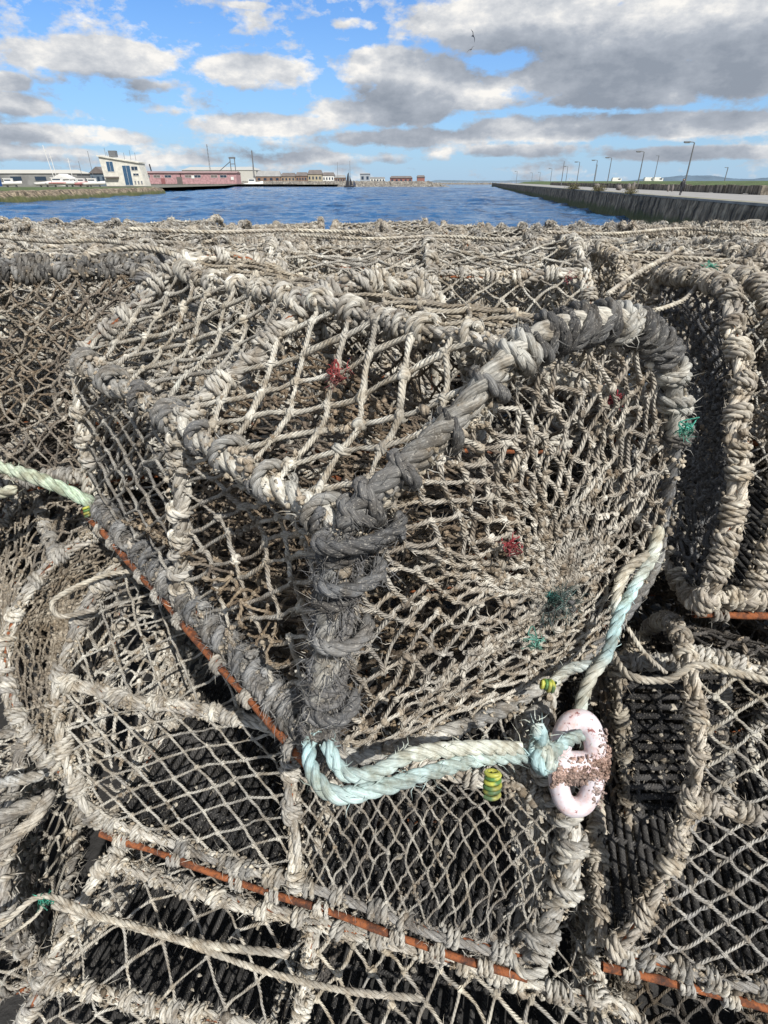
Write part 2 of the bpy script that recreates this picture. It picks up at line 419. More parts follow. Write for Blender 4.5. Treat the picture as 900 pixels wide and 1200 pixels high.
# ------------------------------------------------------------ creels (lobster pots)
def proj(P):
    d = P-np.array([0,0,CH]); dep = d[...,1]*cp-d[...,2]*sp_; up = d[...,1]*sp_+d[...,2]*cp
    return np.stack([450+FP*d[...,0]/dep, 600-FP*up/dep], -1)
def creel(label, HA, HB, base, hoops=(0,.5,1), bars=(), rods=(), panels=(), ends=(), q=2, pal=(PALE,GREY,PALE,GREY), cat='lobster pot',
          group='lobster pots stacked on the quay', slats=None, Rc=.010, rr=.0062, pitch=.030, hitch=.075, hoopcol=None, style='open', hoopstyle=None, hoopR=None, name='lobster_pot', netr=.0027, fz=1.0):
    HA = np.asarray(HA,float); HB = np.asarray(HB,float); PER = 12
    CA = spline(HA,PER,True); CB = spline(HB,PER,True); NN = len(CA)
    root = empty(name, tuple(base), label, cat, group)
    axis = (HB-HA).mean(0); LA = np.linalg.norm(axis); cen = (HA.mean(0)+HB.mean(0))/2
    def hp(u, s):
        x = np.mod(np.asarray(u,float)*PER, NN); i = x.astype(int)%NN; f = (x-np.floor(x))[...,None]; j=(i+1)%NN
        s = np.asarray(s,float)[...,None]
        return (CA[i]*(1-f)+CA[j]*f)*(1-s)+(CB[i]*(1-f)+CB[j]*f)*s
    KU = len(HA)
    for n,s in enumerate(hoops):
        path = np.vstack([hp(np.arange(0,KU+.01,1/6), np.full(KU*6+1, s))])
        w = 1
        rod = MB(); tubes(rod, resample(path, step=.012), .0032, 6, (.2,.1,.05)); ho = rod.build('hoop', M_RUST, root, origin=base)
        p = (hoopcol or {}).get(n, pal)
        mb = MB(); hm = (hoopR or {}).get(n,1.0); bound_bar(mb, path, q, Rc*hm, rr*(1+(hm-1)*.4), pitch, *p, hitch=hitch, fz=fz, style=(hoopstyle or {}).get(n, style)); mb.build('rope_binding', M_ROPE, ho, origin=base)
    for bspec in bars:
        u0,u1 = bspec[:2]; p = bspec[2] if len(bspec)>2 else pal; sag = .006
        k = 24; s = np.linspace(0,1,k); path = hp(np.linspace(u0,u1,k)%KU, s); path[:,2] -= sag*np.sin(s*np.pi*2)**2
        rod = MB(); tubes(rod, path, .0032, 6, (.2,.1,.05)); ho = rod.build('side_bar', M_RUST, root, origin=base)
        mb = MB(); bound_bar(mb, path, q, Rc*(bspec[4] if len(bspec)>4 else .95), rr, pitch, *p, hitch=hitch, fz=fz, style=bspec[3] if len(bspec)>3 else (hoopstyle or {}).get('bar', style)); mb.build('rope_binding', M_ROPE, ho, origin=base)
    for (u0,u1,off) in rods:
        k = 16; s = np.linspace(-.01,1.01,k); path = hp(np.linspace(u0,u1,k)%KU, s)+np.array(off)
        rod = MB(); path = resample(path, n=40)+np.stack([n1(40,7,.0016) for _ in range(3)],1); tubes(rod, path, .0058*(1+n1(40,3,.12))[None], 10, (.2,.1,.05)); ro = rod.build('base_rod', M_RUST, root, origin=base)
        if q >= 2:
            rp = resample(path, step=.01); h0 = 3
            while h0 < len(rp)-5:
                mb = MB(); laid_rope(mb, wrap_path(rp[h0:h0+3], .0062, .0038, .0078, .12), .0038, pal[0], pal[1], S=6, per=10, fz=200*fz, fl=.012)
                mb.build('rod_lashing', M_ROPE, ro, origin=base); h0 += int(rng.integers(5,13))
    for pn in panels:
        (a0,b0),(a1,b1) = pn['u']; s0,s1 = pn['s']; sag = pn.get('sag',.02)
        def surf(U, S, a0=a0,b0=b0,a1=a1,b1=b1,s0=s0,s1=s1,sag=sag,pn=pn):
            s = s0+(s1-s0)*S; ua = a0+(b0-a0)*s; ub = a1+(b1-a1)*s
            p = hp(ua+(ub-ua)*U, s)
            c0 = cen+axis*(s[...,None]-.5)
            k = (4*U*(1-U))*(4*S*(1-S))
            d = nrm(c0-p)
            w = np.sin(U*7+S*5+a0)*.35*k
            return p+d*(sag*(k+w))[...,None]
        um = np.linspace(0,1,30); mid = surf(um, np.full(30,.5)); LU = np.linalg.norm(np.diff(mid,axis=0),axis=1).sum()
        LS = LA*(s1-s0)
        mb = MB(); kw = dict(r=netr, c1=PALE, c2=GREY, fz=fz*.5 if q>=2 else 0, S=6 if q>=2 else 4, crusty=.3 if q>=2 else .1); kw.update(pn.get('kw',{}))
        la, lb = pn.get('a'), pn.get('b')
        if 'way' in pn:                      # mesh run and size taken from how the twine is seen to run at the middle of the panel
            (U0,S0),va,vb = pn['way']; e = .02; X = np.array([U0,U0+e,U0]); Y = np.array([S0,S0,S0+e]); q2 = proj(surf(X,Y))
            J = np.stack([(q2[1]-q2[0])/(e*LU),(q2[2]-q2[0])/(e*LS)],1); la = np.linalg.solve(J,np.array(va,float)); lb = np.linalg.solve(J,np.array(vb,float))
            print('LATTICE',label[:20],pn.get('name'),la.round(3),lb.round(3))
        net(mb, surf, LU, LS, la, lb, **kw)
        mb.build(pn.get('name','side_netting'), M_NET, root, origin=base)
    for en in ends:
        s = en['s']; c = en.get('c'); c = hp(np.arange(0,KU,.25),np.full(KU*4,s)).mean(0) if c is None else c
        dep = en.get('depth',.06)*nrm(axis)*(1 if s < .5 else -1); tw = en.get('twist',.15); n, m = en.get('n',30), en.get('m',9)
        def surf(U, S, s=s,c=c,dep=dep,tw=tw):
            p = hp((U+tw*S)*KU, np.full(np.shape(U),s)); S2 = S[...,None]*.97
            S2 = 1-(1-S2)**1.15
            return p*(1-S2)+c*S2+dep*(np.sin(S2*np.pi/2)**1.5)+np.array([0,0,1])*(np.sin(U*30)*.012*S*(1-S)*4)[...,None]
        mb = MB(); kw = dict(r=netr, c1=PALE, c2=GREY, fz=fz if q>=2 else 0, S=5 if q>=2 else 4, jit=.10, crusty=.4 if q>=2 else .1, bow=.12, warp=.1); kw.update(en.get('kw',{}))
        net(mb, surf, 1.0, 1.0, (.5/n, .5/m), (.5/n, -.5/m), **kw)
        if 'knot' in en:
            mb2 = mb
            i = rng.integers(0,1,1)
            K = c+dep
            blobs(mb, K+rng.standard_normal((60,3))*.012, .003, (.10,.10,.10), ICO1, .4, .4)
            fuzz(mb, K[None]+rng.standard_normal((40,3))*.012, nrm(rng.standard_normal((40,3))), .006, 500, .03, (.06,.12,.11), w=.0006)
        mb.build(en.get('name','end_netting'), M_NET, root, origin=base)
    if slats:
        u0,u1,n,colr = slats
        mb = MB()
        for k in range(n):
            s = (k+.5)/n; p = hp(np.array([u0,u1]), np.array([s,s]))
            p = resample(p, n=8)+rng.standard_normal((8,3))*.0008
            tubes(mb, p, .0058, 6, colr)
        for k in range(4):
            w = (k+.5)/4; p = hp(np.full(6,0.)+u0,np.linspace(0,1,6))*(1-w)+hp(np.full(6,0.)+u1,np.linspace(0,1,6))*w
            tubes(mb, p, .005, 6, colr)
        ks_ = 260; pS = hp(np.full(ks_,0.)+u0,rng.random(ks_)); pE = hp(np.full(ks_,0.)+u1,rng.random(ks_)); w = rng.random((ks_,1))
        if q >= 2: blobs(mb, pS*(1-w)+pE*w+np.array([0,0,.005]), .0026*rng.uniform(.4,1.6,ks_), np.array([[.5,.46,.38]])*rng.uniform(.4,1.3,(ks_,1)), ICO1, .5, .8)
        mb.build('base_slats', M_NET, root, origin=base)
    return root, hp

DK = ((.17,.17,.165),(.50,.48,.42),DARK,(.24,.235,.22))
GR = ((.58,.55,.485),(.30,.29,.27),(.56,.535,.47),(.24,.235,.22))
WARM = ((.64,.585,.49),(.43,.39,.33),(.62,.57,.47),(.37,.335,.285))
PL = (PALE,(.50,.47,.41),(.72,.69,.60),(.46,.44,.395))

# --- the big pot in the middle
A = at(378,880,.62); Bp = at(408,620,.5); D = at(765,665,.85)
n1v = nrm(np.cross(D-A, Bp-A))
pxs = [(378,880),(383,800),(393,700),(408,620),(455,568),(503,525),(548,482),(592,430),(642,394),(700,378),(748,386),(776,414),(789,470),(788,530),(778,600),(765,665),(722,735),(662,785),(590,830),(500,866),(430,886)]
HA = np.array([onplane(x,y,A,n1v) for x,y in pxs])
vec = V3(.915,-.505,-.222)-V3(.426,-.038,-.262); vec = np.array(vec)
HB = A+(HA-A)*.93+vec
CORN = (408,620)
side_big = dict(a=(.040,.012), b=(-.010,.044))
pot1, hp1 = creel('large lobster pot topmost in the middle, black rope lashed round its near corner',
    HA, HB, (A+HA[15]+HB[0]+HB[15])/4, hoops=(0,.47,1), rods=((0.0,0.0,(-.014,-.012,-.014)),(16,16,(0,0,-.01))),
    bars=((0.15,0.15,((.36,.345,.31),(.56,.52,.45),(.12,.12,.115),(.26,.25,.235))),(3,3,((.60,.58,.51),(.20,.20,.20),(.42,.41,.37),(.12,.125,.13)),'core',1.35),(7.5,7.5,PL,'open',1.0),(12,12,PL)),
    panels=(dict(name='top_netting',u=((3.1,3.1),(7.5,7.5)),s=(.0,.47),way=((.5,.5),(-6,38),(43,-12)),sag=.014,kw=dict(r=.0034,c1=(.72,.69,.60),c2=(.50,.46,.38),jit=.06,bow=.05,knots=1.9,drop=0,crusty=.35)),
            dict(name='top_netting',u=((3.1,3.1),(7.5,7.5)),s=(.47,1),way=((.5,.5),(-10,26),(31,-9)),sag=.012,kw=dict(r=.0029,c1=(.66,.63,.54),c2=(.46,.43,.37),jit=.06,drop=0)),
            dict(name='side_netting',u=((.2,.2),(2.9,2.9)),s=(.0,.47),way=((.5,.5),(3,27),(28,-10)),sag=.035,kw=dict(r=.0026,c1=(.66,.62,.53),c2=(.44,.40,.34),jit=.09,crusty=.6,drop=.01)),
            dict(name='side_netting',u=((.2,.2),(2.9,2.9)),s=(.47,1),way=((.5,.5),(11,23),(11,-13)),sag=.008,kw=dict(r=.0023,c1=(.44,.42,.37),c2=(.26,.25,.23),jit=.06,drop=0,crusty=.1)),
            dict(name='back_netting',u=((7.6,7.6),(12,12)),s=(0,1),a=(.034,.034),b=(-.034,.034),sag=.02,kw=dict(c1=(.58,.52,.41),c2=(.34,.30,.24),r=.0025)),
            dict(name='back_netting',u=((12.2,12.2),(16,16)),s=(0,1),a=(.030,.030),b=(-.030,.030),sag=.02,kw=dict(c1=(.27,.21,.14),c2=(.13,.10,.07),r=.0022)),  # seen through the pot: interior shade put into the brown twine colour
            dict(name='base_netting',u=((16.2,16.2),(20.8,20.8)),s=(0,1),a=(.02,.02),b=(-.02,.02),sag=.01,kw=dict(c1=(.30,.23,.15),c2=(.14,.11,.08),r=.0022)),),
    ends=(dict(s=0,c=at(648,700,.735),depth=.0,n=36,m=8,twist=.04,knot=1,kw=dict(r=.0026,c1=(.69,.65,.56),c2=(.42,.38,.32),jit=.065,fz=2.2,crusty=.7,drop=.03,bow=.16,knots=1.45)),
          dict(s=1,n=24,m=7,depth=.1)), slats=(20.8,16.2,16,(.09,.07,.05)),
    hoopcol={0:((.45,.44,.40),(.16,.165,.17),(.075,.074,.072),(.22,.225,.23)),1:PL,2:PL}, Rc=.0098, rr=.0052, pitch=.034, hitch=.062, netr=.0027, hoopstyle={0:'core',1:'helix','bar':'helix'})
b1 = (A+HA[15]+HB[0]+HB[15])/4
# inner parlour net of the same pot
mb = MB()
def sp_in(U,S):
    p0 = hp1(.5+U*7,np.full(np.shape(U),.5)); c = (HA.mean(0)+HB.mean(0))/2
    p0 = c+(p0-c)*.82; e = HA[[2,8,12,17]].mean(0)
    return p0*(1-S[...,None])+(e+(p0-c)*.25)*S[...,None]
net(mb, sp_in, .62,.3,(.017,.017),(-.017,.017),r=.0019,c1=(.30,.23,.16),c2=(.15,.12,.085),jit=.2,bow=.2)  # brown twine, darkened in colour for the shade inside the pot
def sp_in2(U,S):
    c = (HA.mean(0)+HB.mean(0))/2+np.array([0,0,-.06]); return hp1(21-U*0+0*U,.1+.8*S)*(1-U[...,None])+hp1(16+0*U,.1+.8*S)*U[...,None]+np.array([0,0,.05])*np.sin(U*9+S*4)[...,None]+np.array([0,0,.05])
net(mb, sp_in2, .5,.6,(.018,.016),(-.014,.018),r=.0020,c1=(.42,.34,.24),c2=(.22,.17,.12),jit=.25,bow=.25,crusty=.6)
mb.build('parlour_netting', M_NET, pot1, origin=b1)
mb = MB(); bf = resample(hp1(np.full(60,3.),np.linspace(0,1,60)), step=.01)
hitches(mb, bf, .0150, .0068, (.34,.335,.31),(.13,.135,.14), .075, 1.0, S=7, turns=(1.1,2.0)); crust(mb,bf,.015,400,.0026)
mb.build('bar_lashing', M_ROPE, pot1, origin=b1)
# dark lashings over the bow and corner post
mb = MB(); post = hp1(np.linspace(0,3,40),np.zeros(40))
laid_rope(mb, post+np.array([-.006,-.006,0]), .0105, (.24,.24,.23),(.50,.48,.42), fz=1200, fl=.020, S=8)
for seg,cc in [((0.0,1.3,.030),((.09,.089,.087),(.22,.22,.22))),((1.3,2.9,.052),((.075,.074,.072),(.19,.19,.19)))]:
    p = hp1(np.linspace(seg[0],seg[1],20),np.zeros(20))
    laid_rope(mb, wrap_path(p,.0110,.0062,seg[2]*.8,.3), .0062,*cc,S=8,fz=900,fl=.020)
fuzz(mb, post, nrm(np.gradient(post,axis=0)), .018, 1300, .020, (.15,.153,.16), w=.0006)
for h,(u,l) in enumerate(((.75,.019),(1.6,.023),(2.3,.027),(2.95,.036))):
    c0 = hp1(np.array([u]),np.zeros(1))[0]; th = np.linspace(-.4,6.6,40)
    laid_rope(mb, c0+np.array([.012,-.004,0])+np.array([1,.35,.05])[None]*(np.cos(th)*l)[:,None]+np.array([-.3,1,0])[None]*(np.sin(th)*.021)[:,None]+np.array([0,0,1.])*((th-3)*.0022)[:,None], .0070, (.075,.075,.075),(.30,.30,.29) if h==1 else (.15,.155,.16), S=8, fz=700, fl=.016)
bow = hp1(np.linspace(3.0,12.8,120),np.zeros(120))
laid_rope(mb, bow+np.array([-.006,-.010,.006]), .0110, (.50,.48,.42),(.12,.12,.117), fz=350, S=9, pitch=.062, var=.16)
laid_rope(mb, bow+np.array([.008,.010,-.006]), .0085, (.55,.50,.40),(.40,.36,.29), fz=300, S=7)
for u in (3.25,4.3,5.4,6.5,7.15,7.6,8.0,8.45,8.9,9.35,9.8,10.3,10.8,11.3,11.9,12.5):
    p = hp1(np.linspace(u-.10,u+.20,8),np.zeros(8)); p = resample(p,n=8)
    T = nrm(p[-1]-p[0]); c0 = p.mean(0); side = nrm(np.cross(T,[0,0,1.])); upv = np.cross(side,T); light = rng.random()<.55 and u>7
    for k in range(2):
        n_ = 28; th = np.linspace(-2.4,2.9,n_); R0 = .0170*(1+n1(n_,6,.08)); sk = rng.uniform(-.012,.012)
        loop = c0+side[None]*(np.cos(th)*R0)[:,None]+upv[None]*(np.sin(th)*R0)[:,None]+T[None]*(th*.003+np.sin(th)*sk+k*.0125)[:,None]
        laid_rope(mb, loop, rng.uniform(.0056,.0072), (.30,.30,.28) if light else (.066,.066,.066),(.50,.49,.44) if light else (.16,.158,.152), S=8, fz=380, pitch=.040)
        if u < 7 and u != 3.25: break
crust(mb, bow, .014, 600, .0026, (.52,.47,.37))
mb.build('corner_lashing', M_ROPE, pot1, origin=b1)
mb = MB(); gp = hp1(np.zeros(60)+.12,np.linspace(.02,.98,60))+np.array([.0,0,.004])
for k in range(16):
    i = int(2+k*3.5); seg = gp[i:i+3]
    if len(seg) >= 3: laid_rope(mb, wrap_path(seg,.011,.006,.017,.3),.006,(.15,.155,.16),(.32,.32,.31),S=6,fz=1500,fl=.020)
mb.build('rail_lashing', M_ROPE, pot1, origin=b1)

# --- the pot under it, facing front left
bk = np.array([.11,.44,0.])
fa = [at(125,960,.93),at(78,890,.93),at(68,800,.95),at(98,722,.96),at(135,668,.98)]
fb = [at(615,1122,.80),at(655,1060,.80),at(668,990,.79),at(655,930,.78),at(635,880,.79)]
def close(f, bk, top=.30):
    z0 = f[0][2]; out = list(f)
    out.append(f[4]+bk*top+np.array([0,0,.0]))
    out.append(f[3]+bk*.75); out.append(f[2]+bk*.97+np.array([0,0,0])); out.append(f[0]+bk*1.05)
    out.append(f[0]+bk*.66); out.append(f[0]+bk*.33)
    return np.array(out)
HA = close(fa,bk); HB = close(fb,bk*.9)
SN = dict(a=(.030,.020),b=(-.024,.026))
creel('long lobster pot with a rust-orange bottom rail under the big middle pot', HA, HB, (HA[0]+HA[8]+HB[0]+HB[8])/4,
    hoops=(0,.5,1), bars=((2.0,2.8,PL),(0.1,0.1,GR),(4.5,4.5,PL)), rods=((0.,0.,(-.002,-.016,-.020)),(8,8,(0,0,-.01))),
    panels=(dict(u=((.1,.1),(2.0,2.8)),s=(0,.5),way=((.5,.5),(17,20),(28,-10)),sag=.012,kw=dict(r=.0021,c1=(.62,.59,.51),c2=(.46,.44,.39),jit=.05,bow=.04,drop=0,fz=.5)),
            dict(u=((2.0,2.8),(4.5,4.5)),s=(0,.5),way=((.5,.4),(13,25),(27,-10)),sag=.012,kw=dict(r=.0020,c1=(.62,.59,.51),c2=(.46,.44,.39),jit=.05,bow=.04,drop=0,fz=.5)),
            dict(u=((.1,.1),(2.0,2.8)),s=(.5,1),way=((.5,.5),(10,19),(11,-19)),sag=.02,kw=dict(r=.0018,c1=(.52,.49,.42),c2=(.40,.37,.32),jit=.08,drop=.02)),
            dict(u=((2.0,2.8),(4.5,4.5)),s=(.5,1),a=(.030,.02),b=(-.030,.02),sag=.02,kw=dict(r=.0021)),
            dict(name='back_netting',u=((4.6,4.6),(7.9,7.9)),s=(0,1),a=(.026,.026),b=(-.026,.026),kw=dict(r=.0022,c1=(.13,.115,.095),c2=(.07,.06,.05)))),  # shade inside the pot painted as near-black twine
    ends=(dict(s=0,n=22,m=7),dict(s=1,n=22,m=7),dict(s=.5,n=20,m=6,name='parlour_netting',kw=dict(c1=(.12,.11,.095),c2=(.07,.06,.05),r=.002))), slats=(8,0,44,(.022,.022,.023)), Rc=.0095, rr=.0050, pitch=.03,  # parlour twine coloured dark for the inside shade too
    hoopcol={2:((.58,.56,.50),(.36,.35,.32),(.60,.58,.51),(.36,.35,.32))}, hoopR={2:1.75,0:1.1}, hoopstyle={2:'helix'}, hitch=.095)
# --- bottom left pot
fa = [V3(.40,-.68,-1.37),at(28,1200,.93),at(70,1110,.94),at(110,1030,.95),at(140,995,.97)]
fb = [V3(.26,.36,-1.38),at(790,1330,.80),at(775,1260,.81),at(740,1190,.83),at(700,1160,.86)]
HA = close(fa,bk); HB = close(fb,bk)
creel('lobster pot at the bottom left with wide open netting under a pale cord', HA, HB, (HA[0]+HA[8]+HB[0]+HB[8])/4,
    hoops=(0,.44,1), bars=((3.6,3.6,PL),(0.1,0.1,GR),(1.6,1.4,PL)), rods=((0.,0.,(0,-.016,-.018)),),
    panels=(dict(u=((1.6,1.4),(3.6,3.6)),s=(0,.44),way=((.6,.5),(17,37),(33,-17)),sag=.015,kw=dict(r=.0023,jit=.06,bow=.05,drop=0,c1=(.64,.60,.51))),
            dict(u=((1.6,1.4),(3.6,3.6)),s=(.44,1),a=(.036,.024),b=(-.028,.034),sag=.03,kw=dict(r=.0030,c1=(.64,.59,.48),jit=.08)),
            dict(name='top_netting',u=((3.6,3.6),(5.2,5.2)),s=(0,1),a=(.026,.026),b=(-.026,.026),kw=dict(r=.0018)),
            dict(u=((.1,.1),(1.6,1.4)),s=(0,1),a=(.030,.030),b=(-.030,.030),kw=dict(r=.0022)),
            dict(name='back_netting',u=((4.6,4.6),(7.9,7.9)),s=(0,1),a=(.026,.026),b=(-.026,.026),kw=dict(c1=(.13,.115,.095),c2=(.07,.06,.05)))),  # dark twine colour carries the shade of the interior
    ends=(dict(s=0,n=22,m=7),dict(s=1,n=22,m=7),dict(s=.44,n=20,m=6,name='parlour_netting',kw=dict(c1=(.11,.10,.09),c2=(.06,.055,.05),r=.002))), slats=(8,0,44,(.022,.022,.023)), Rc=.0095, rr=.0050)  # parlour net: inside shade put into its dark colour
# --- right lower pot
fa = [at(712,1112,.82),at(762,1058,.815),at(796,985,.81),at(818,900,.81),at(812,800,.83)]
ax = np.array([.67,-.12,-.07])
HA = close(fa,np.array([.10,.42,0])); HB = HA+ax
creel('lobster pot at the lower right with grey diamond netting and a dark bottom rail', HA, HB, (HA[0]+HA[8]+HB[0]+HB[8])/4,
    hoops=(0,.5,1), bars=((2.6,2.6,WARM),(0.1,0.1,GR),(4.4,4.4,PL)), rods=((0.,0.,(0,-.016,-.018)),),
    panels=(dict(u=((.1,.1),(2.6,2.6)),s=(0,.5),way=((.5,.15),(24,18),(25,-15)),sag=.012,kw=dict(r=.0024,c1=(.50,.48,.43),c2=(.33,.32,.30),jit=.05,drop=0)),
            dict(u=((2.6,2.6),(4.4,4.4)),s=(0,.5),way=((.5,.15),(24,24),(27,-18)),sag=.012,kw=dict(r=.0027,c1=(.60,.57,.48),jit=.06,drop=0)),
            dict(u=((.1,.1),(4.4,4.4)),s=(.5,1),a=(.028,.022),b=(-.028,.022),sag=.012),
            dict(name='back_netting',u=((4.6,4.6),(7.9,7.9)),s=(0,1),a=(.026,.026),b=(-.026,.026),kw=dict(c1=(.11,.10,.09),c2=(.06,.055,.05)))),  # back twine coloured near black to stand for shade within
    ends=(dict(s=1,n=22,m=7),), slats=(8,0,44,(.022,.022,.023)), hoopcol={0:WARM}, Rc=.0100, rr=.0054)
# --- a pot on its side showing its slatted floor, between them
lo = [at(742,1082,.98),at(705,1092,1.16),at(745,1080,1.45),at(800,1090,1.45),at(860,1090,1.2),at(856,1085,1.04)]
hi = [at(722,775,1.0),at(705,772,1.16),at(735,772,1.4),at(800,772,1.4),at(850,772,1.2),at(846,775,1.04)]
HA = np.array(lo); HB = np.array(hi)
creel('pot tipped on its side showing black floor slats, left of the lower right pot', HA, HB, HA.mean(0),
    hoops=(0,1), bars=((0,0,((.46,.40,.31),(.20,.18,.15),(.55,.50,.40),(.16,.15,.13))),(5,5,GR)), panels=(dict(u=((.1,.1),(2.9,2.9)),s=(0,1),a=(.026,.026),b=(-.026,.026),kw=dict(c1=(.2,.19,.18),c2=BROWN)),),
    slats=(0,5,26,(.018,.018,.02)), Rc=.0095, rr=.0052)
# --- right upper pot
fa = [at(818,705,.90),at(858,610,.87),at(866,510,.86),at(866,410,.89),at(846,338,.94)]
tail = [at(800,325,1.08),at(772,330,1.22),V3(1.18,.56,-.33),V3(1.15,.545,-.60),V3(1.0,.53,-.60),V3(.86,.53,-.60)]
HA = np.array(fa+tail); HB = HA+np.array([.68,-.02,.01])
creel('tall pale lobster pot on the right with two thick rope hoops side by side', HA, HB, (HA[0]+HA[8]+HB[0]+HB[8])/4,
    hoops=(0,.10,.55,1), bars=((.1,.1,WARM),(5,5,PL)), rods=((0.,0.,(0,-.01,-.022)),),
    panels=(dict(u=((.1,.1),(4.5,4.5)),s=(.1,.55),a=(.028,.022),b=(-.028,.022),kw=dict(c1=(.6,.56,.46))),
            dict(u=((.1,.1),(4.5,4.5)),s=(.55,1),a=(.028,.022),b=(-.028,.022)),
            dict(name='top_netting',u=((4.5,4.5),(7,7)),s=(0,1),a=(.026,.026),b=(-.026,.026)),
            dict(name='back_netting',u=((7,7),(8,8)),s=(0,1),a=(.026,.026),b=(-.026,.026))),
    ends=(dict(s=0,n=32,m=10,depth=.05,twist=.0,c=V3(.93,.54,-.40),kw=dict(r=.0028,c1=(.16,.165,.17),c2=(.10,.10,.105),crusty=.1,jit=.06)),dict(s=1,n=22,m=7)), slats=(8,0,44,(.022,.022,.023)),
    hoopcol={0:WARM,1:WARM}, Rc=.0115, rr=.0062, pitch=.038, hitch=.06)
# --- left upper pot
fa = [V3(1.06,-.47,-.52),V3(1.05,-.47,-.42),V3(1.07,-.46,-.31),V3(1.10,-.46,-.21),V3(1.17,-.46,-.150)]
HA = np.array(fa+[V3(1.28,-.46,-.150),V3(1.38,-.46,-.22),V3(1.42,-.46,-.33),V3(1.44,-.46,-.52),V3(1.3,-.46,-.52),V3(1.18,-.46,-.52)])
HB = HA+np.array([-.70,-.24,.03])
DN = dict(r=.0022,c1=(.50,.45,.37),c2=(.22,.19,.15),jit=.16,bow=.2,drop=.05,crusty=1.2)
creel('lobster pot at the upper left with sagging brown netting and charcoal top rope', HA, HB, (HA[0]+HA[8]+HB[0]+HB[8])/4,
    hoops=(0,.5,1), bars=((.1,.1,GR),(4.0,4.0,DK),(4.6,4.6,DK)), rods=((0.,0.,(0,0,-.018)),),
    panels=(dict(u=((.1,.1),(4.0,4.0)),s=(0,.5),a=(.030,.020),b=(-.026,.028),sag=.05,kw=DN),
            dict(u=((.1,.1),(4.0,4.0)),s=(.5,1),a=(.030,.020),b=(-.026,.028),sag=.05,kw=DN),
            dict(u=((.1,.1),(4.0,4.0)),s=(0,1),a=(.018,.020),b=(-.019,.018),sag=.09,name='parlour_netting',kw=dict(r=.0018,c1=(.38,.32,.25),c2=BROWN,jit=.25,bow=.3)),
            dict(name='top_netting',u=((4.0,4.0),(6.5,6.5)),s=(0,1),a=(.026,.026),b=(-.026,.026)),
            dict(name='back_netting',u=((6.5,6.5),(7.9,7.9)),s=(0,1),a=(.026,.026),b=(-.026,.026))),
    ends=(dict(s=0,n=22,m=7,kw=DN),dict(s=1,n=22,m=7)), slats=(8,0,14,(.05,.04,.03)), hoopcol={0:((.42,.41,.37),(.2,.2,.2),(.5,.48,.42),(.2,.2,.2))}, Rc=.0105, rr=.0062, hitch=.045)
# --- left middle pot, seen from its end
HA = np.array([at(70,905,.98),at(40,870,.98),at(12,815,.99),at(8,750,1.01),at(38,688,1.03),at(88,638,1.05),at(150,618,1.07),at(150,640,1.12),at(138,740,1.10),at(120,840,1.06),at(96,900,1.02)])
HB = HA+np.array([-.36,.52,.02])
creel('lobster pot at the left edge seen end-on, a pale rope arch over fine brown netting', HA, HB, (HA[0]+HB[0])/2,
    hoops=(0,.55,1), bars=((1,1,GR),(4.6,4.6,GR),(9.5,9.5,GR)),
    panels=(dict(u=((1,1),(4.6,4.6)),s=(0,1),a=(.026,.020),b=(-.026,.020),kw=DN),
            dict(u=((4.6,4.6),(9.5,9.5)),s=(0,1),a=(.028,.026),b=(-.026,.026),kw=DN)),
    ends=(dict(s=0,n=34,m=9,depth=.08,twist=.0,kw=dict(r=.0020,c1=(.44,.39,.31),c2=(.25,.21,.16),jit=.15,bow=.15,crusty=.6)),), slats=(0,10,14,(.04,.035,.03)), Rc=.0092, rr=.0050)

# --- prototypes for the rest of the stack
def proto(label, q, pal, seed, L=.64, W=.46, H=.37, ncol=None, hoopn=3, sag=.02, r=.0027, cell=.028):
    global rng
    rng = np.random.default_rng(seed)
    j = lambda a: rng.standard_normal()*a
    h = [(-.5,0),(-.50,.35),(-.42,.72),(-.20,.95+j(.03)),(0,1.0),(.20,.96+j(.03)),(.42,.72),(.50,.35),(.5,0),(.17,0),(-.17,0)]
    HA = np.array([(-L/2,y*W,z*H) for y,z in h]); HB = np.array([(L/2,y*W*(1+j(.03)),z*H*(1+j(.05))) for y,z in h])
    n1_, n2_ = ncol or (PALE,(.42,.39,.33)); kw = dict(c1=n1_,c2=n2_,r=r,jit=.1,bow=.1); c = cell
    hs = tuple(np.linspace(0,1,hoopn))
    P = []
    for k in range(hoopn-1):
        s = (hs[k],hs[k+1])
        P += [dict(u=((.1,.1),(2.7,2.7)),s=s,a=(c,c),b=(-c,c),sag=sag,kw=kw,name='side_netting'),
              dict(u=((2.7,2.7),(5.3,5.3)),s=s,a=(c*.8,c*1.15),b=(-c*.8,c*1.15),sag=sag,kw=kw,name='top_netting'),
              dict(u=((5.3,5.3),(7.9,7.9)),s=s,a=(c,c),b=(-c,c),sag=sag,kw=kw,name='side_netting')]
    return creel(label, HA, HB, (0,0,0), hoops=hs, bars=((.1,.1,pal),(2.7,2.7,pal),(5.3,5.3,pal),(7.9,7.9,pal)), rods=((0,0,(0,-.01,-.02)),),
        panels=P, ends=(dict(s=0,n=20,m=6,kw=kw),dict(s=1,n=20,m=6,kw=kw),dict(s=.5,n=16,m=5,name='parlour_netting',kw=dict(c1=(.42,.36,.28),c2=BROWN,r=.002))),
        slats=(8,0,12,(.05,.045,.04)), q=q, pal=pal, Rc=.0105 if q==2 else .0105, rr=.0050 if q==2 else .0062, pitch=.034, style='open' if seed%2 else 'helix')[0]
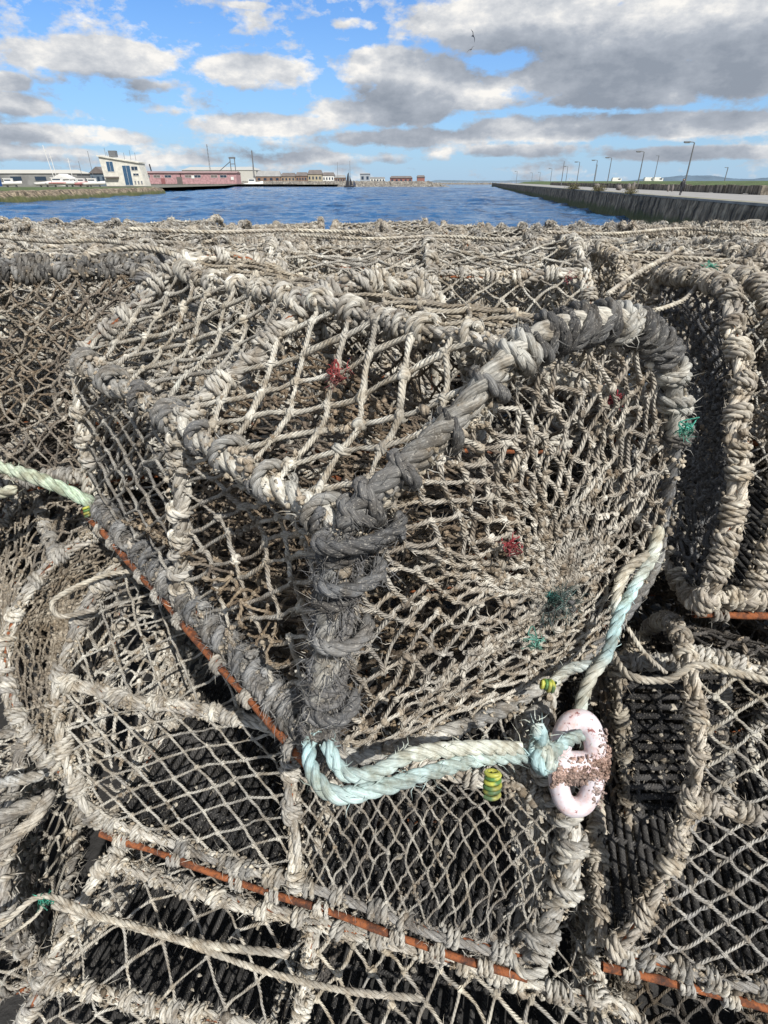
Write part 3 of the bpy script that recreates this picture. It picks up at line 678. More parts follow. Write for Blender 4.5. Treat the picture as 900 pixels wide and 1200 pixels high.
protos = [proto('', 2, PL, 101, cell=.036, r=.0025), proto('', 2, WARM, 102, ncol=(BEIGE,(.36,.32,.26)), sag=.035), 
          proto('', 1, PL, 103, sag=.03, r=.003), proto('', 1, GR, 104, hoopn=4, sag=.04, r=.003), proto('', 1, WARM, 105, L=.60, W=.5, sag=.03, r=.003),
    proto('', 1, ((.17,.15,.115),(.08,.075,.06),(.16,.14,.11),(.07,.065,.055)), 107, ncol=((.16,.13,.095),(.07,.06,.045)), sag=.03, r=.0028)]  # lower-layer copies: shade deep in the stack put into rope and net colour
rng = np.random.default_rng(99)
SPOT = []                                    # (proto, f, r, top/base v, rz, tilt)
used_p = [False]*6
def put(pi, f, r, vb, rz, label, tx=0, ty=0, same=None):
    o = protos[pi]; loc = (r, f, CH+vb); rz = math.radians(rz); t = (math.radians(tx),math.radians(ty))
    if not used_p[pi]:
        used_p[pi] = True; o.location = loc; o.rotation_euler = (t[0],t[1],rz); o['label'] = label
    else: o = copy_tree(o, loc, rz, label, t)
    if same: o['group'] = same
    return o
put(0, 1.40, .10, -.50, 1, 'pot with open diamond netting on top, right behind the big middle pot', 2, 0)
put(1, 1.44, .86, -.52, -3, 'pot directly behind the tall pale pot on the right', -3, 0)
put(0, 1.60, -.62, -.52, 4, 'pot behind the left end of the big middle pot, cords lying over it', 0, 1)
put(1, 1.62, -1.36, -.53, -4, 'pot behind the upper left pot, nearest the left edge of the photo', 0, -2)
put(2, 1.50, 1.50, -.53, 5, 'pot at the right edge, right of the one behind the tall pale pot', 0, 2)
put(2, .80, -1.75, -.53, 12, 'pot in the front row outside the left edge of the upper left pot')
put(0, .86, 1.72, -.60, 3, 'pot beside the tall pale pot on the right, away from the middle')
put(3, .64, -1.06, -1.40, 14, 'dark netted pot in the lower left corner beneath the end-on pot', 4, 0)
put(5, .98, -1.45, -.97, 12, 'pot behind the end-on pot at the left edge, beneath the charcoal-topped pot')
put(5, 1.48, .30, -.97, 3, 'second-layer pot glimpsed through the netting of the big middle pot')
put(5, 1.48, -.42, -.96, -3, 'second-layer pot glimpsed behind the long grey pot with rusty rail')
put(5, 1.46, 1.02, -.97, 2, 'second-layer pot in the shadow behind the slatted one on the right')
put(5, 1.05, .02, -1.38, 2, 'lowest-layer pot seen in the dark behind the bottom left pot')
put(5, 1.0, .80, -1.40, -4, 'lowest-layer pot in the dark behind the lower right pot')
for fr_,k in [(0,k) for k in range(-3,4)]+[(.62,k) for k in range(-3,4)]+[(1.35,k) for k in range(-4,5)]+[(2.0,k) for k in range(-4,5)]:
    put(5, fr_+2.05+rng.uniform(-.04,.04), k*.70+rng.uniform(-.05,.05), -1.0, rng.uniform(-6,6), 'shade-coloured dark pot in the second layer, hidden beneath the upper pots', same='shade-coloured dark pots of the second layer')
put(5, 1.06, .98, -1.03, 2, 'shade-coloured dark pot lying beneath the tall pale pot on the right')
put(5, .56, .74, -1.43, -4, 'shade-coloured dark pot on the ground under the lower right pot')
put(5, 1.5, -1.15, -.97, 3, 'shade-coloured dark pot in the second layer, hidden beneath the upper pots', same='shade-coloured dark pots of the second layer')
G_BACK = 'pots in the far rows of the stack'
ords = ['second','third','fourth','fifth','sixth']
for row,f in enumerate((2.2,2.7,3.2,3.68,4.15)):
    half = 2+min(row+1,3)
    for k in range(-half, half+1):
        r = k*.71+(.33 if row%2 else 0)+rng.uniform(-.04,.04)
        pi = int(rng.integers(2,5))
        put(pi, f+rng.uniform(-.05,.05), r, -.575-.010*row+rng.uniform(-.015,.02), rng.uniform(-9,9)+(180 if rng.random()<.5 else 0),
            'weathered pot in the tangled far rows of the stack near the water', rng.uniform(-4,4), rng.uniform(-4,4), same=G_BACK)
# ------------------------------------------------------------ loose ropes, link, tape
def rope_thing(name, label, pts, R, c1, c2, fz=250, group=None, pitch=None, per=14, strands=3, S=7, material=None, cat='rope'):
    P = spline(np.array(pts), per); o = P[len(P)//2].copy()
    mb = MB(); laid_rope(mb, P, R, c1, c2, S=S, fz=fz, pitch=pitch, strands=strands)
    ob = mb.build(name, material or M_ROPE, None, origin=o); tag(ob, label, cat, group); return ob
BL1=(.38,.54,.55); BL2=(.58,.60,.52)
Ab = A
b = [at(378,842,.60),at(362,880,.58),at(372,915,.555),at(400,932,.545),at(450,922,.55),at(505,905,.57),at(560,890,.60),at(612,886,.63),at(640,885,.655),at(665,868,.69),at(682,862,.715)]
bt = [at(382,868,.565),at(402,905,.55),at(440,905,.545),at(480,885,.565),at(530,878,.59),at(575,876,.605),at(612,878,.63)]
root_o = at(500,900,.58)
rb = empty('blue_rope', tuple(root_o), 'thick pale blue rope tied round the near corner of the big pot', 'rope')
mb = MB(); laid_rope(mb, spline(np.array(b),14), .0078, BL1, BL2, S=9, fz=300, fl=.014); laid_rope(mb, spline(np.array(bt),14), .0078, BL1, BL2, S=9, fz=300, fl=.014)
mb.build('strand', M_BLUE, rb, origin=root_o)
mb = MB(); c = at(632,884,.635)
for k in range(3):
    th = np.linspace(0,2*np.pi*1.15,30)+k*1.9; ax3 = nrm(np.array([[1,.2,.1],[.7,-.5,.5],[.8,.5,-.4]][k])); s1 = nrm(np.cross(ax3,[0,.3,1])); s2 = np.cross(ax3,s1)
    laid_rope(mb, c+(s1[None]*np.cos(th)[:,None]+s2[None]*np.sin(th)[:,None])*.0140+ax3*((th-3)*.0015)[:,None], .0078, BL1, (.62,.70,.64), S=8, fz=500)
laid_rope(mb, spline(np.array([c,at(634,862,.62),at(626,850,.615)]),8), .009, BL1, BL2, S=8, fz=1500)
mb.build('knot', M_BLUE, rb, origin=root_o)
rope_thing('blue_rope','pale blue rope hanging down the right side of the big pot',[at(772,615,.80),at(765,650,.795),at(742,690,.775),at(724,725,.765),at(712,765,.755),at(692,795,.75),at(680,830,.745),at(684,862,.735)],.0088,(.44,.62,.63),(.64,.64,.54),material=M_BLUE)
rope_thing('grey_rope','faded grey-blue rope doubled beside the hanging blue rope',[at(768,645,.80),at(735,668,.785),at(722,700,.775),at(722,740,.77),at(702,775,.765),at(665,785,.76),at(640,810,.74)],.0075,(.60,.57,.47),(.48,.55,.53))
rope_thing('green_rope','pale green three-strand rope leading in at the left edge above the end-on pot',[at(-90,560,1.0),at(-20,545,.99),at(30,556,.97),at(72,572,.97),at(112,592,.985)],.0115,(.52,.66,.50),(.66,.66,.52),S=9)
rope_thing('green_rope','short pale green rope tail sticking out just below the longer one on the left',[at(-60,585,1.0),at(-10,580,.985),at(20,572,.975)],.010,(.48,.56,.44),(.62,.62,.50),S=9)
rope_thing('grey_rope','plain grey rope end coming in at the left edge beside the dark lower left pot',[at(-60,930,.93),at(0,918,.92),at(52,908,.925)],.0088,(.42,.43,.42),(.52,.51,.47))
rope_thing('grey_rope','short frayed rope bundle drooping at the lower left edge',[at(-30,1015,.92),at(10,985,.915),at(40,960,.925),at(62,925,.95)],.011,(.50,.46,.38),(.30,.28,.25),fz=900)
rope_thing('grey_rope','thick crumpled rope lying at the left edge below the plain grey one',[at(-40,965,.96),at(5,955,.95),at(30,945,.96),at(66,935,.97)],.012,(.42,.39,.33),(.26,.25,.23),fz=900)
# yellow tape
M_TAPE = rope_material('tape', rough=.4, white=0, bump=.1, contrast=(.9,1.1))
for (px,py,t,dx,dy,lab) in ((577,918,.585,-2,20,'yellow and green striped tape wound on the tail below the blue rope'),(642,803,.73,16,4,'faded yellow tape flag under the end net of the big pot'),(103,600,.975,2,8,'small yellow tape tag beneath the green rope at the left')):
    r0 = .0072 if px==577 else (.006 if px==642 else .0055)
    p0, p1 = at(px-dx*.5,py-dy*.7,t), at(px+dx*.5,py+dy*.7,t); mb = MB(); P = resample(np.array([p0,p1]), n=30)
    wp = wrap_path(P, r0*.75, .0022, .0048, .05)
    m_ = len(wp); cc = np.where((np.arange(m_)//14%2)[:,None]==0, np.array([[.50,.52,.09]]), np.array([[.10,.24,.07]]))
    tubes(mb, wp, .0024, 6, cc); tubes(mb, P, r0*.8, 8, (.5,.5,.1))
    tag(mb.build('tape_marker', M_TAPE, None, origin=(p0+p1)/2), lab, 'tape')
# twines: (label, pts, R)
TW = (.60,.56,.46); TW2 = (.48,.44,.37)
cords = [
 ('pale cord looped over the top corner of the long grey pot',[at(200,692,.93),at(165,672,.95),at(132,672,.94),at(95,685,.93),at(62,705,.92),at(72,722,.92),at(112,714,.92)],.0046),
 ('long pale cord running across the open netting of the bottom left pot',[at(-60,1120,.86),at(0,1085,.86),at(50,1050,.88),at(110,1072,.88),at(200,1098,.865),at(300,1135,.85),at(400,1160,.83),at(495,1170,.82)],.0048),
 ('thin cord leaving the frayed knot at the left edge of the bottom left pot',[at(-50,1145,.87),at(0,1105,.87),at(40,1075,.875),at(52,1058,.885)],.0026),
 ('flat pale cord drawn from the bottom left pot to its middle hoop',[at(60,1060,.885),at(140,1080,.88),at(230,1105,.865),at(340,1118,.85)],.0062),
 ('cord looping from the slatted pot towards the right edge',[at(712,752,.92),at(735,790,.85),at(780,797,.84),at(815,780,.83),at(860,788,.83),at(960,812,.83)],.0055),
 ('thin cord from the big pot into the dark gap on its right',[at(735,735,.86),at(755,765,.86),at(782,790,.85)],.0035),
 ('long cord stretched over the pots behind the left end of the big pot',[at(95,300,1.15),at(170,290,1.12),at(235,310,1.05),at(300,327,1.0),at(360,345,.97),at(422,370,.93)],.0058),
 ('cord lying left of the big pot towards the left edge',[at(-20,275,1.45),at(60,283,1.35),at(120,282,1.3),at(185,292,1.15)],.0052),
 ('cord fanned out over the pot behind the tall pale pot on the right',[at(712,345,1.0),at(745,322,1.08),at(775,305,1.15),at(800,290,1.3)],.0052),
 ('pale cord arching beside the dark gap on the right',[at(600,372,.85),at(690,375,.88),at(750,368,.93),at(800,352,.98),at(822,328,1.02)],.0040),
 ('cord along the top of the stack in the far right corner',[at(740,300,1.35),at(800,302,1.35),at(860,305,1.35),at(930,300,1.4)],.0055),
 ('straight cord at the water side of the stack on the right',[at(640,272,2.2),at(720,274,2.2),at(800,268,2.4),at(880,275,2.2),at(960,280,2.2)],.007),
 ('double cord along the far edge of the stack on the left',[at(150,268,2.2),at(250,272,2.2),at(330,270,2.3),at(420,272,2.3)],.008),
 ('cord draped over the far middle of the stack',[at(350,275,2.0),at(430,280,1.9),at(520,277,2.0),at(600,283,1.9)],.006),
]
for lab,pts,R in cords:
    rope_thing('loose_cord', lab, pts, R, TW, TW2, fz=150 if R<.007 else 60, group='loose cords lying on the pots', cat='cord', S=6)
# tangled heaps of old rope on the far pots
rng = np.random.default_rng(77)
for k in range(30):
    f = rng.uniform(1.35,3.7); r = rng.uniform(-.75,.75)*(f+.3); z = CH-.245+rng.uniform(0,.02)-.012*max(f-2.5,0)
    if f < 1.95: continue
    n = int(rng.integers(5,10)); d = rng.standard_normal(2); d[1]*=.45; d = d/np.linalg.norm(d)*rng.uniform(.05,.13); p = np.array([r,f,z]); pts=[p]
    for i in range(n):
        d = d+rng.standard_normal(2)*[.06,.035]; p = p+np.array([d[0],d[1],0]); q = p.copy(); q[2] = z+rng.standard_normal()*.012; pts.append(q)
    R = rng.uniform(.007,.014)
    rope_thing('old_rope','length of old weathered rope lying loose across the far pots', pts, R, *( (PALE,GREY) if rng.random()<.6 else (BEIGE,(.25,.24,.22))), fz=40, group='old ropes strewn over the far pots', S=5, per=8)
# bits of green and red twine caught in the nets
def snag(px,py,t,c,label,n=5,sz=.0065):
    o = at(px,py,t); mb = MB()
    for k in range(n):
        p = o+rng.standard_normal((4,3))*sz; tubes(mb, spline(p,5), .0009, 4, np.array(c)*rng.uniform(.7,1.3))
    fuzz(mb, o+rng.standard_normal((20,3))*sz*.7, nrm(rng.standard_normal((20,3))), .001, 90, .010, c)
    tag(mb.build('twine_scrap', M_NET, None, origin=o), label, 'twine', 'scraps of coloured twine')
for s in ((718,468,.655,(.40,.05,.07),'red scrap of twine snagged high in the end net of the big pot'),
          (628,755,.70,(.18,.45,.36),'mint green scrap below the dark knot of the end net'),
          (290,563,.64,(.05,.30,.22),'green scrap of twine inside the left part of the big pot'),
          (395,440,.62,(.42,.08,.08),'red whipping on the square top mesh of the big pot'),
          (804,504,.66,(.10,.50,.38),'tiny bright green scrap on the right rim of the big pot'),
          (832,314,1.02,(.08,.42,.30),'green scrap of twine on top of the tall pale pot'),
          (222,310,1.06,(.12,.42,.30),'green knot of twine at the back left corner of the big pot'),
          (648,700,.715,(.05,.20,.18),'dark green scrap in the centre of the end net'),
          (600,640,.60,(.36,.05,.06),'dark red strand on the middle of the end net'),
          (663,325,1.17,(.40,.07,.10),'red scrap beside the hoop of the pot behind'),
          (52,1056,.88,(.06,.40,.28),'green whipping on the frayed cord at the lower left')):
    snag(*s)
# white plastic link
def link():
    c = at(676,895,.735); fwd = np.array([0,cp,-sp_]); up = np.array([.02,sp_,cp]); rt = np.array([1,0,0.])
    up = nrm(up+rt*.03); W,H = .0245,.0575; mb = MB()
    th = np.linspace(0,2*np.pi,73)[:-1]
    n = 2.6
    X = np.sign(np.cos(th))*np.abs(np.cos(th))**(2/n)*W; Y = np.sin(th)*H
    P = c+rt*X[:,None]+up*Y[:,None]
    rr_ = .0140+.0010*np.sin(th)
    P = np.vstack([P,P[:3]]); rr_ = np.concatenate([rr_,rr_[:3]])
    tubes(mb, P, rr_[None], 14, (.74,.68,.70))
    B_ = np.stack([c+rt*x for x in np.linspace(-W,W,9)]); tubes(mb, B_, .0165, 14, (.72,.62,.62))
    m, nt, bs = mat('white_plastic'); tc = nd(nt,'ShaderNodeTexCoord'); o = tc.outputs['Object']
    n1_ = noise(nt,o,45,5,.65); n2_ = noise(nt,o,130,4,.7)
    cc = mixc(nt,'MIX',ramp(nt,n1_,[(.45,0.),(.62,1.)]),(.66,.61,.64,1),(.60,.43,.40,1))
    cc = mixc(nt,'MIX',ramp(nt,n2_,[(.60,0.),(.66,.9)]),cc,(.22,.06,.05,1))
    nt.links.new(cc,bs.inputs['Base Color']); bs.inputs['Roughness'].default_value=.55
    bs.inputs['Subsurface Weight'].default_value=.15; bs.inputs['Subsurface Radius'].default_value=(.01,.006,.005)
    bp = nd(nt,'ShaderNodeBump'); bp.inputs['Strength'].default_value=.35; bp.inputs['Distance'].default_value=.001
    nt.links.new(n2_,bp.inputs['Height']); nt.links.new(bp.outputs[0],bs.inputs['Normal'])
    root = empty('plastic_link', tuple(c), 'white two-holed plastic link crusted with pink and brown growth, hanging on the blue rope', 'link')
    body = mb.build('body', m, root, origin=c)
    rm = body.modifiers.new('Remesh','REMESH'); rm.mode='VOXEL'; rm.voxel_size=.0013; rm.use_smooth_shade=True
    sm = body.modifiers.new('Smooth','SMOOTH'); sm.iterations=12
    mb = MB(); k = 1100
    u = rng.uniform(-1.15,1.25,k); v = np.clip(rng.standard_normal(k)*.010,-.019,.019)-.004+np.maximum(u-.6,0)*rng.standard_normal(k)*.03
    q = c+rt*(u*W*1.25)[:,None]+up*(v-.002+u*.004)[:,None]-fwd*(.0145*np.sqrt(np.clip(1-(v/.024)**2,.05,1)))[:,None]
    blobs(mb,q,.0014*rng.uniform(.3,2.0,k),np.array([(.52,.36,.30)])[rng.integers(0,1,k)]*rng.uniform(.6,1.5,(k,1)),ICO1,.4,.4)
    k=160; a_=rng.uniform(-1.3,1.3,k); rad=rng.uniform(-.009,.009,k)
    q = c+rt*((W+rad)*np.ones(k))[:,None]+up*(a_*.04)[:,None]-fwd*(np.sqrt(.0134**2-rad**2))[:,None]
    blobs(mb,q,.0016*rng.uniform(.4,1.3,k),np.array([(.64,.50,.45)])*rng.uniform(.6,1.4,(k,1)),ICO1,.4,.4)
    mb.build('crust', M_NET, root, origin=c)
link()
# ------------------------------------------------------------ setting
WZ = -2.25                                     # water level
def poly(name, verts, faces, m, parent=None, smooth=False):
    me = bpy.data.meshes.new(name); me.from_pydata([tuple(v) for v in verts],[],faces); me.update()
    if smooth: me.polygons.foreach_set('use_smooth',[True]*len(me.polygons))
    me.materials.append(m); o = bpy.data.objects.new(name, me); COL.objects.link(o)
    if parent: o.parent = parent
    return o
def boxes(name, L, m, parent=None):
    """L: (cx,cy,cz,sx,sy,sz[,rz]) boxes joined in one mesh"""
    vs=[];fs=[]
    for b in L:
        cx,cy,cz,sx,sy,sz = b[:6]; a = b[6] if len(b)>6 else 0; n=len(vs)
        for x,y,z in ((-1,-1,-1),(1,-1,-1),(1,1,-1),(-1,1,-1),(-1,-1,1),(1,-1,1),(1,1,1),(-1,1,1)):
            X,Y = x*sx/2,y*sy/2; vs.append((cx+X*math.cos(a)-Y*math.sin(a),cy+X*math.sin(a)+Y*math.cos(a),cz+z*sz/2))
        fs += [tuple(n+i for i in f) for f in ((0,3,2,1),(4,5,6,7),(0,1,5,4),(1,2,6,5),(2,3,7,6),(3,0,4,7))]
    return poly(name, vs, fs, m, parent)
def water_mat():
    m, nt, b = mat('sea_water'); tc = nd(nt,'ShaderNodeTexCoord'); o = tc.outputs['Object']
    mp = nd(nt,'ShaderNodeMapping'); mp.inputs['Scale'].default_value=(.55,1.0,1); nt.links.new(o,mp.inputs[0])
    a = noise(nt,mp.outputs[0],1.6,4,.6); c = noise(nt,mp.outputs[0],.33,4,.6); e = noise(nt,mp.outputs[0],.07,3,.6)
    h = mathn(nt,'ADD',mathn(nt,'ADD',mathn(nt,'MULTIPLY',a,.28),mathn(nt,'MULTIPLY',c,.5)),mathn(nt,'MULTIPLY',e,1.0))
    bp = nd(nt,'ShaderNodeBump'); bp.inputs['Strength'].default_value=1.0; bp.inputs['Distance'].default_value=1.0
    nt.links.new(h,bp.inputs['Height']); nt.links.new(bp.outputs[0],b.inputs['Normal'])
    big = noise(nt,o,.012,3,.5)
    cb_ = ramp(nt,big,[(.35,(.016,.08,.19)),(.65,(.024,.105,.235))])
    k_ = None
    for sx_,sy_,w_ in ((1.1,.30,.5),(.35,.055,.8),(.10,.010,.7)):
        m3 = nd(nt,'ShaderNodeMapping'); m3.inputs['Scale'].default_value=(sx_,sy_,1); nt.links.new(o,m3.inputs[0])
        v_ = mathn(nt,'MULTIPLY',mathn(nt,'SUBTRACT',noise(nt,m3.outputs[0],1.0,4,.7),.5),w_); k_ = v_ if k_ is None else mathn(nt,'ADD',k_,v_)
    cb_ = mixc(nt,'MIX',ramp(nt,mathn(nt,'ADD',k_,.5),[(.30,1.),(.47,0.)]),cb_,(.005,.024,.065,1))  # ripple light and shade painted into the base colour as streaks
    cb_ = mixc(nt,'MIX',ramp(nt,mathn(nt,'ADD',k_,.5),[(.55,0.),(.75,.7)]),cb_,(.09,.20,.34,1))
    nt.links.new(cb_,b.inputs['Base Color'])
    b.inputs['Roughness'].default_value=.08; b.inputs['IOR'].default_value=1.33
    return m
M_WATER = water_mat()
w = poly('water',[(-9000,4.9,WZ-1.0),(9000,4.9,WZ-1.0),(9000,16000,WZ-1.0),(-9000,16000,WZ-1.0)],[(0,1,2,3)],M_WATER); tag(w,kind='structure')
# the chop of the harbour, as real waves
fr = [12.0]
while fr[-1] < 520: fr.append(fr[-1]+max(.28, fr[-1]*.0052))
fr = np.array(fr); kk = np.arange(-.80,.56,.0030)
FX = fr[:,None]*kk[None,:]; FY = np.broadcast_to(fr[:,None],FX.shape)
spc = np.maximum(np.maximum(.28, fr*.0052), fr*.0030)[:,None]
rw = np.random.default_rng(21); Z = np.zeros_like(FX)
for k in range(90):
    lam = 1.1*(26/1.1)**(k/89); th = rw.normal(-1.9,.75); ph = rw.uniform(0,6.28)
    am = .0054*lam**.80*np.exp(-(spc*2.2/lam)**2)
    q_ = 2*np.pi/lam*(FX*math.cos(th)+FY*math.sin(th))+ph+.8*np.sin(FX*.21/lam**.5+k)+.8*np.sin(FY*.13/lam**.5+2*k)
    Z += am*(1-2*np.abs(np.sin(q_/2)))*.9
Z *= np.clip((520-FY)/60,0,1)
mb = MB(); nr,nc = FX.shape; idx = np.arange(nr*nc).reshape(nr,nc)
mb.add(np.stack([FX,FY,WZ+Z],-1), np.stack([idx[:-1,:-1],idx[:-1,1:],idx[1:,1:],idx[1:,:-1]],-1).reshape(-1,4), col=(.1,.2,.4))
tag(mb.build('water',M_WATER,None),kind='structure')
M_CONC = simple('quay_concrete',(.27,.265,.25),.9,.25,.6,.5,9)
def wall_mat(name, c1, c2, c3, sc=.5, weed=None, z0=WZ):
    m, nt, b = mat(name); tc = nd(nt,'ShaderNodeTexCoord'); o = tc.outputs['Object']
    a = noise(nt,o,sc,6,.65); c = ramp(nt,a,[(.3,c1),(.5,c2),(.7,c3)])
    mp = nd(nt,'ShaderNodeMapping'); mp.inputs['Scale'].default_value=(1.2,1.2,.12); nt.links.new(o,mp.inputs[0])
    s = noise(nt,mp.outputs[0],1.0,4,.7); c = mixc(nt,'MULTIPLY',1.0,c,ramp(nt,s,[(.40,.22),(.60,1.4)]))
    if weed:
        sx = nd(nt,'ShaderNodeSeparateXYZ'); nt.links.new(o,sx.inputs[0])
        wn = noise(nt,o,.35,4,.6)
        k = mathn(nt,'ADD',mathn(nt,'MULTIPLY',mathn(nt,'SUBTRACT',sx.outputs[2],z0),-.85),mathn(nt,'MULTIPLY',wn,1.7))
        c = mixc(nt,'MIX',mathn(nt,'MULTIPLY',ramp(nt,k,[(.15,0.),(.6,1.)]),.85),c,weed)
    nt.links.new(c,b.inputs['Base Color']); b.inputs['Roughness'].default_value=.95
    bp = nd(nt,'ShaderNodeBump'); bp.inputs['Strength'].default_value=1; bp.inputs['Distance'].default_value=.25
    nt.links.new(mathn(nt,'ADD',a,s),bp.inputs['Height']); nt.links.new(bp.outputs[0],b.inputs['Normal'])
    return m
M_QW = wall_mat('quay_stone',(.11,.085,.055),(.24,.19,.13),(.40,.33,.23),.9,(.085,.10,.03,1))
M_GRASS = simple('grass_turf',(.085,.12,.04),.95,.45,.3,.8,6,bdist=.2)
M_TAR = simple('quay_surface',(.30,.29,.27),.9,.18,.4)
def qx(f): return 21.0+.135*f
FE = 640
# near quay + right-hand quay as one sheet
q = poly('quay',[(-60,-20,0),(400,-20,0),(400,FE,0),(qx(FE),FE,0),(qx(47),47,0),(qx(4.9),4.9,0),(-60,4.9,0)],[(0,1,2,3,4,5,6)],M_TAR); tag(q,kind='structure')
tag(poly('shade_sheet',[(-30,-6,.004),(24,-6,.004),(24,4.8,.004),(-30,4.8,.004)],[(0,1,2,3)],simple('shade_dark_ground',(.028,.027,.026),.85,.5,3,.6,30)),kind='structure')  # dark sheet added under the stack, shade of the gaps put into its colour
# wall of the right quay with stone courses stepped slightly
vs=[];fs=[]
fl = list(np.linspace(4.9,FE,300)); zs = np.linspace(WZ-1,-.004,9)
for f in fl:
    for z in zs: vs.append((qx(f)+.35*(z/4)+rng.uniform(-.09,.09)-.15 if z<-.3 else qx(f)-.10, f, z))
for i in range(len(fl)-1):
    for j in range(8): n=i*9+j; fs.append((n,n+1,n+10,n+9))
vw = poly('quay_wall',vs,fs,M_QW,smooth=True); tag(vw,kind='structure')
vw2 = poly('quay_wall',[(-60,4.9,WZ-1),(qx(4.9),4.9,WZ-1),(qx(4.9),4.9,-.004),(-60,4.9,-.004),],[(0,1,2,3)],M_QW); tag(vw2,kind='structure')
vw3 = poly('quay_wall',[(qx(FE),FE,WZ-1),(400,FE,WZ-1),(400,FE,-.004),(qx(FE),FE,-.004),],[(0,1,2,3)],M_QW); tag(vw3,kind='structure')
kb = poly('kerb',[(qx(f)+dx,f,z) for f in (5,47,FE) for dx,z in ((-.14,-.02),(-.14,.16),(.42,.16),(.42,.0))],[(a+i,a+i+1,a+i+5,a+i+4) for a in (0,4) for i in range(3)],simple('kerb_stone',(.30,.28,.24),.95,.35,.5,.6,4)); tag(kb,kind='structure')
# grass verge tufts on the edge, sloping field behind the low wall
vs=[];fs=[]; N1=60
for i in range(N1):
    f = 40+(FE-40)*(i/(N1-1))**1.5
    for dx,z in ((.45,.010),(1.2,.10),(3.2,.012)): vs.append((qx(f)+dx+rng.uniform(-.2,.2)*(dx>1),f,z+rng.uniform(0,.05)*(dx==1.2)))
for i in range(N1-1):
    for j in range(2): n=i*3+j; fs.append((n,n+1,n+4,n+3))
tag(poly('grass',vs,fs,simple('dry_grass',(.19,.19,.07),.95,.4,.5,.8,5,bdist=.1)),kind='stuff')
vs=[];fs=[]
xs=[18.5,24,34,60,140,380]; fr=np.linspace(62,600,50)
for f in fr:
    for k,x in enumerate(xs):
        h=[.02,1.1,1.5,1.6,1.4,1.2][k]*min(1,(f-58)/40)*min(1,(605-f)/60)
        vs.append((qx(f)+x,f,max(.01,h+rng.uniform(-.08,.08)*(k>0))))
for i in range(49):
    for k in range(5): n=i*6+k; fs.append((n,n+1,n+7,n+6))
tag(poly('grass_bank',vs,fs,M_GRASS,smooth=True),kind='structure')
# low stone wall
M_LW = wall_mat('low_wall_stone',(.11,.095,.075),(.22,.19,.15),(.34,.30,.24),1.6)
def lowwall(fa,fb,off,h,label):
    L=[];f=fa
    while f<fb:
        l=rng.uniform(1.2,2.6); L.append((qx(f)+off+rng.uniform(-.1,.1),f+l/2,h/2*1.0+rng.uniform(-.05,.05),.7,l*.98,h+rng.uniform(-.1,.15),-.11)); f+=l
    o=boxes('stone_wall',L,M_LW); tag(o,label,'wall'); return o
lowwall(82,300,16.5,1.0,'low rough stone wall between the quay road and the grass on the right')
x0=qx(82)+16.5
o=boxes('stone_wall',[(x0+8,82,.5,17,.7,1.05),(x0+5,81.6,.2,8,.5,.4)],M_LW); tag(o,'near end of the low stone wall turning away to the right','wall')
# left pier
vs=[];fs=[]
fr=np.linspace(50,262,120)
prof=[(-86.3,WZ-1),(-86.6,WZ+.4),(-87.1,-1.4),(-87.6,-.75),(-89.2,-.42),(-110,-.45),(-175,-.5)]
for f in fr:
    e = max(0,(f-250)/12)
    for x,z in prof: vs.append((x-e*3+rng.uniform(-.35,.35)*(z<-.5),f,z-e*.35+rng.uniform(-.14,.14)))
for i in range(len(fr)-1):
    for j in range(6): n=i*7+j; fs.append((n,n+1,n+8,n+7))
pier=poly('pier',vs,fs,M_QW,smooth=True); tag(pier,kind='structure')
pier.data.materials.append(M_GRASS)
for p in pier.data.polygons:
    if p.index%6>=4: p.material_index=1
vs=[(x-3,262.2,z-.35*(z>-1)) for x,z in prof]+[(x-3,262.2,WZ-1) for x,z in prof]
tag(poly('pier',vs,[(i,i+1,i+8,i+7) for i in range(6)],M_QW),kind='structure')
# land beyond the left pier and the far shore
M_LAND=simple('land',(.16,.155,.12),.95,.35,.02)
land=poly('land',[(-900,255,-.9),(-100,255,-.9),(-104,420,-.9),(-128,560,-.9),(-45,575,-.9),(-40,640,-.9),(20,900,-.9),(20,1500,-.9),(-900,1500,-.9)],[tuple(range(9))],M_LAND); tag(land,kind='structure')
edge=[(-106,330),(-104,420),(-175,572),(-78,572),(-76,590)]
M_DOCK=wall_mat('dock_wall',(.04,.04,.04),(.10,.09,.08),(.2,.18,.15),.3)
o=boxes('dock',[(-230,583,-2.2,300,22,3.4)],M_DOCK); tag(o,kind='structure')
for k in range(7): tag(boxes('fender',[(-188+k*16,571.6,-1.9,3.2,.8,2.2)],simple('black_rubber',(.02,.02,.02),.8) if k==0 else bpy.data.materials['black_rubber']),'dark tyre fender on the dock wall under the pink shed','fender','fenders on the dock wall')
# rock breakwater
def heap(name,x0,x1,y,w,z0,z1,m,label=None,kind=None,cat=None,n=160):
    vs=[];fs=[];pr=[(0,z0),(w*.25,z0+(z1-z0)*.55),(w*.45,z1),(w*.7,z1),(w,z0)]
    for i in range(n+1):
        x=x0+(x1-x0)*i/n; e=min(1,(n-i)/n*9+.1)
        for dy,z in pr: vs.append((x+rng.uniform(-1,1),y+dy+rng.uniform(-1,1)*1.2,z0+(z-z0)*e+rng.uniform(-.5,.5)*(z>z0)))
    for i in range(n):
        for j in range(4): q_=i*5+j; fs.append((q_,q_+5,q_+6,q_+1))
    o=poly(name,vs,fs,m); tag(o,label,cat,None,kind); return o
M_ROCK=wall_mat('armour_rock',(.10,.09,.08),(.24,.22,.19),(.38,.36,.31),.22)
def px2x(px,f): # world x of a column at a distance
    r=ray(px,212); return r[0]/r[1]*f
heap('breakwater',px2x(280,600),px2x(528,600),600,26,WZ-1,1.6,M_ROCK,kind='structure')
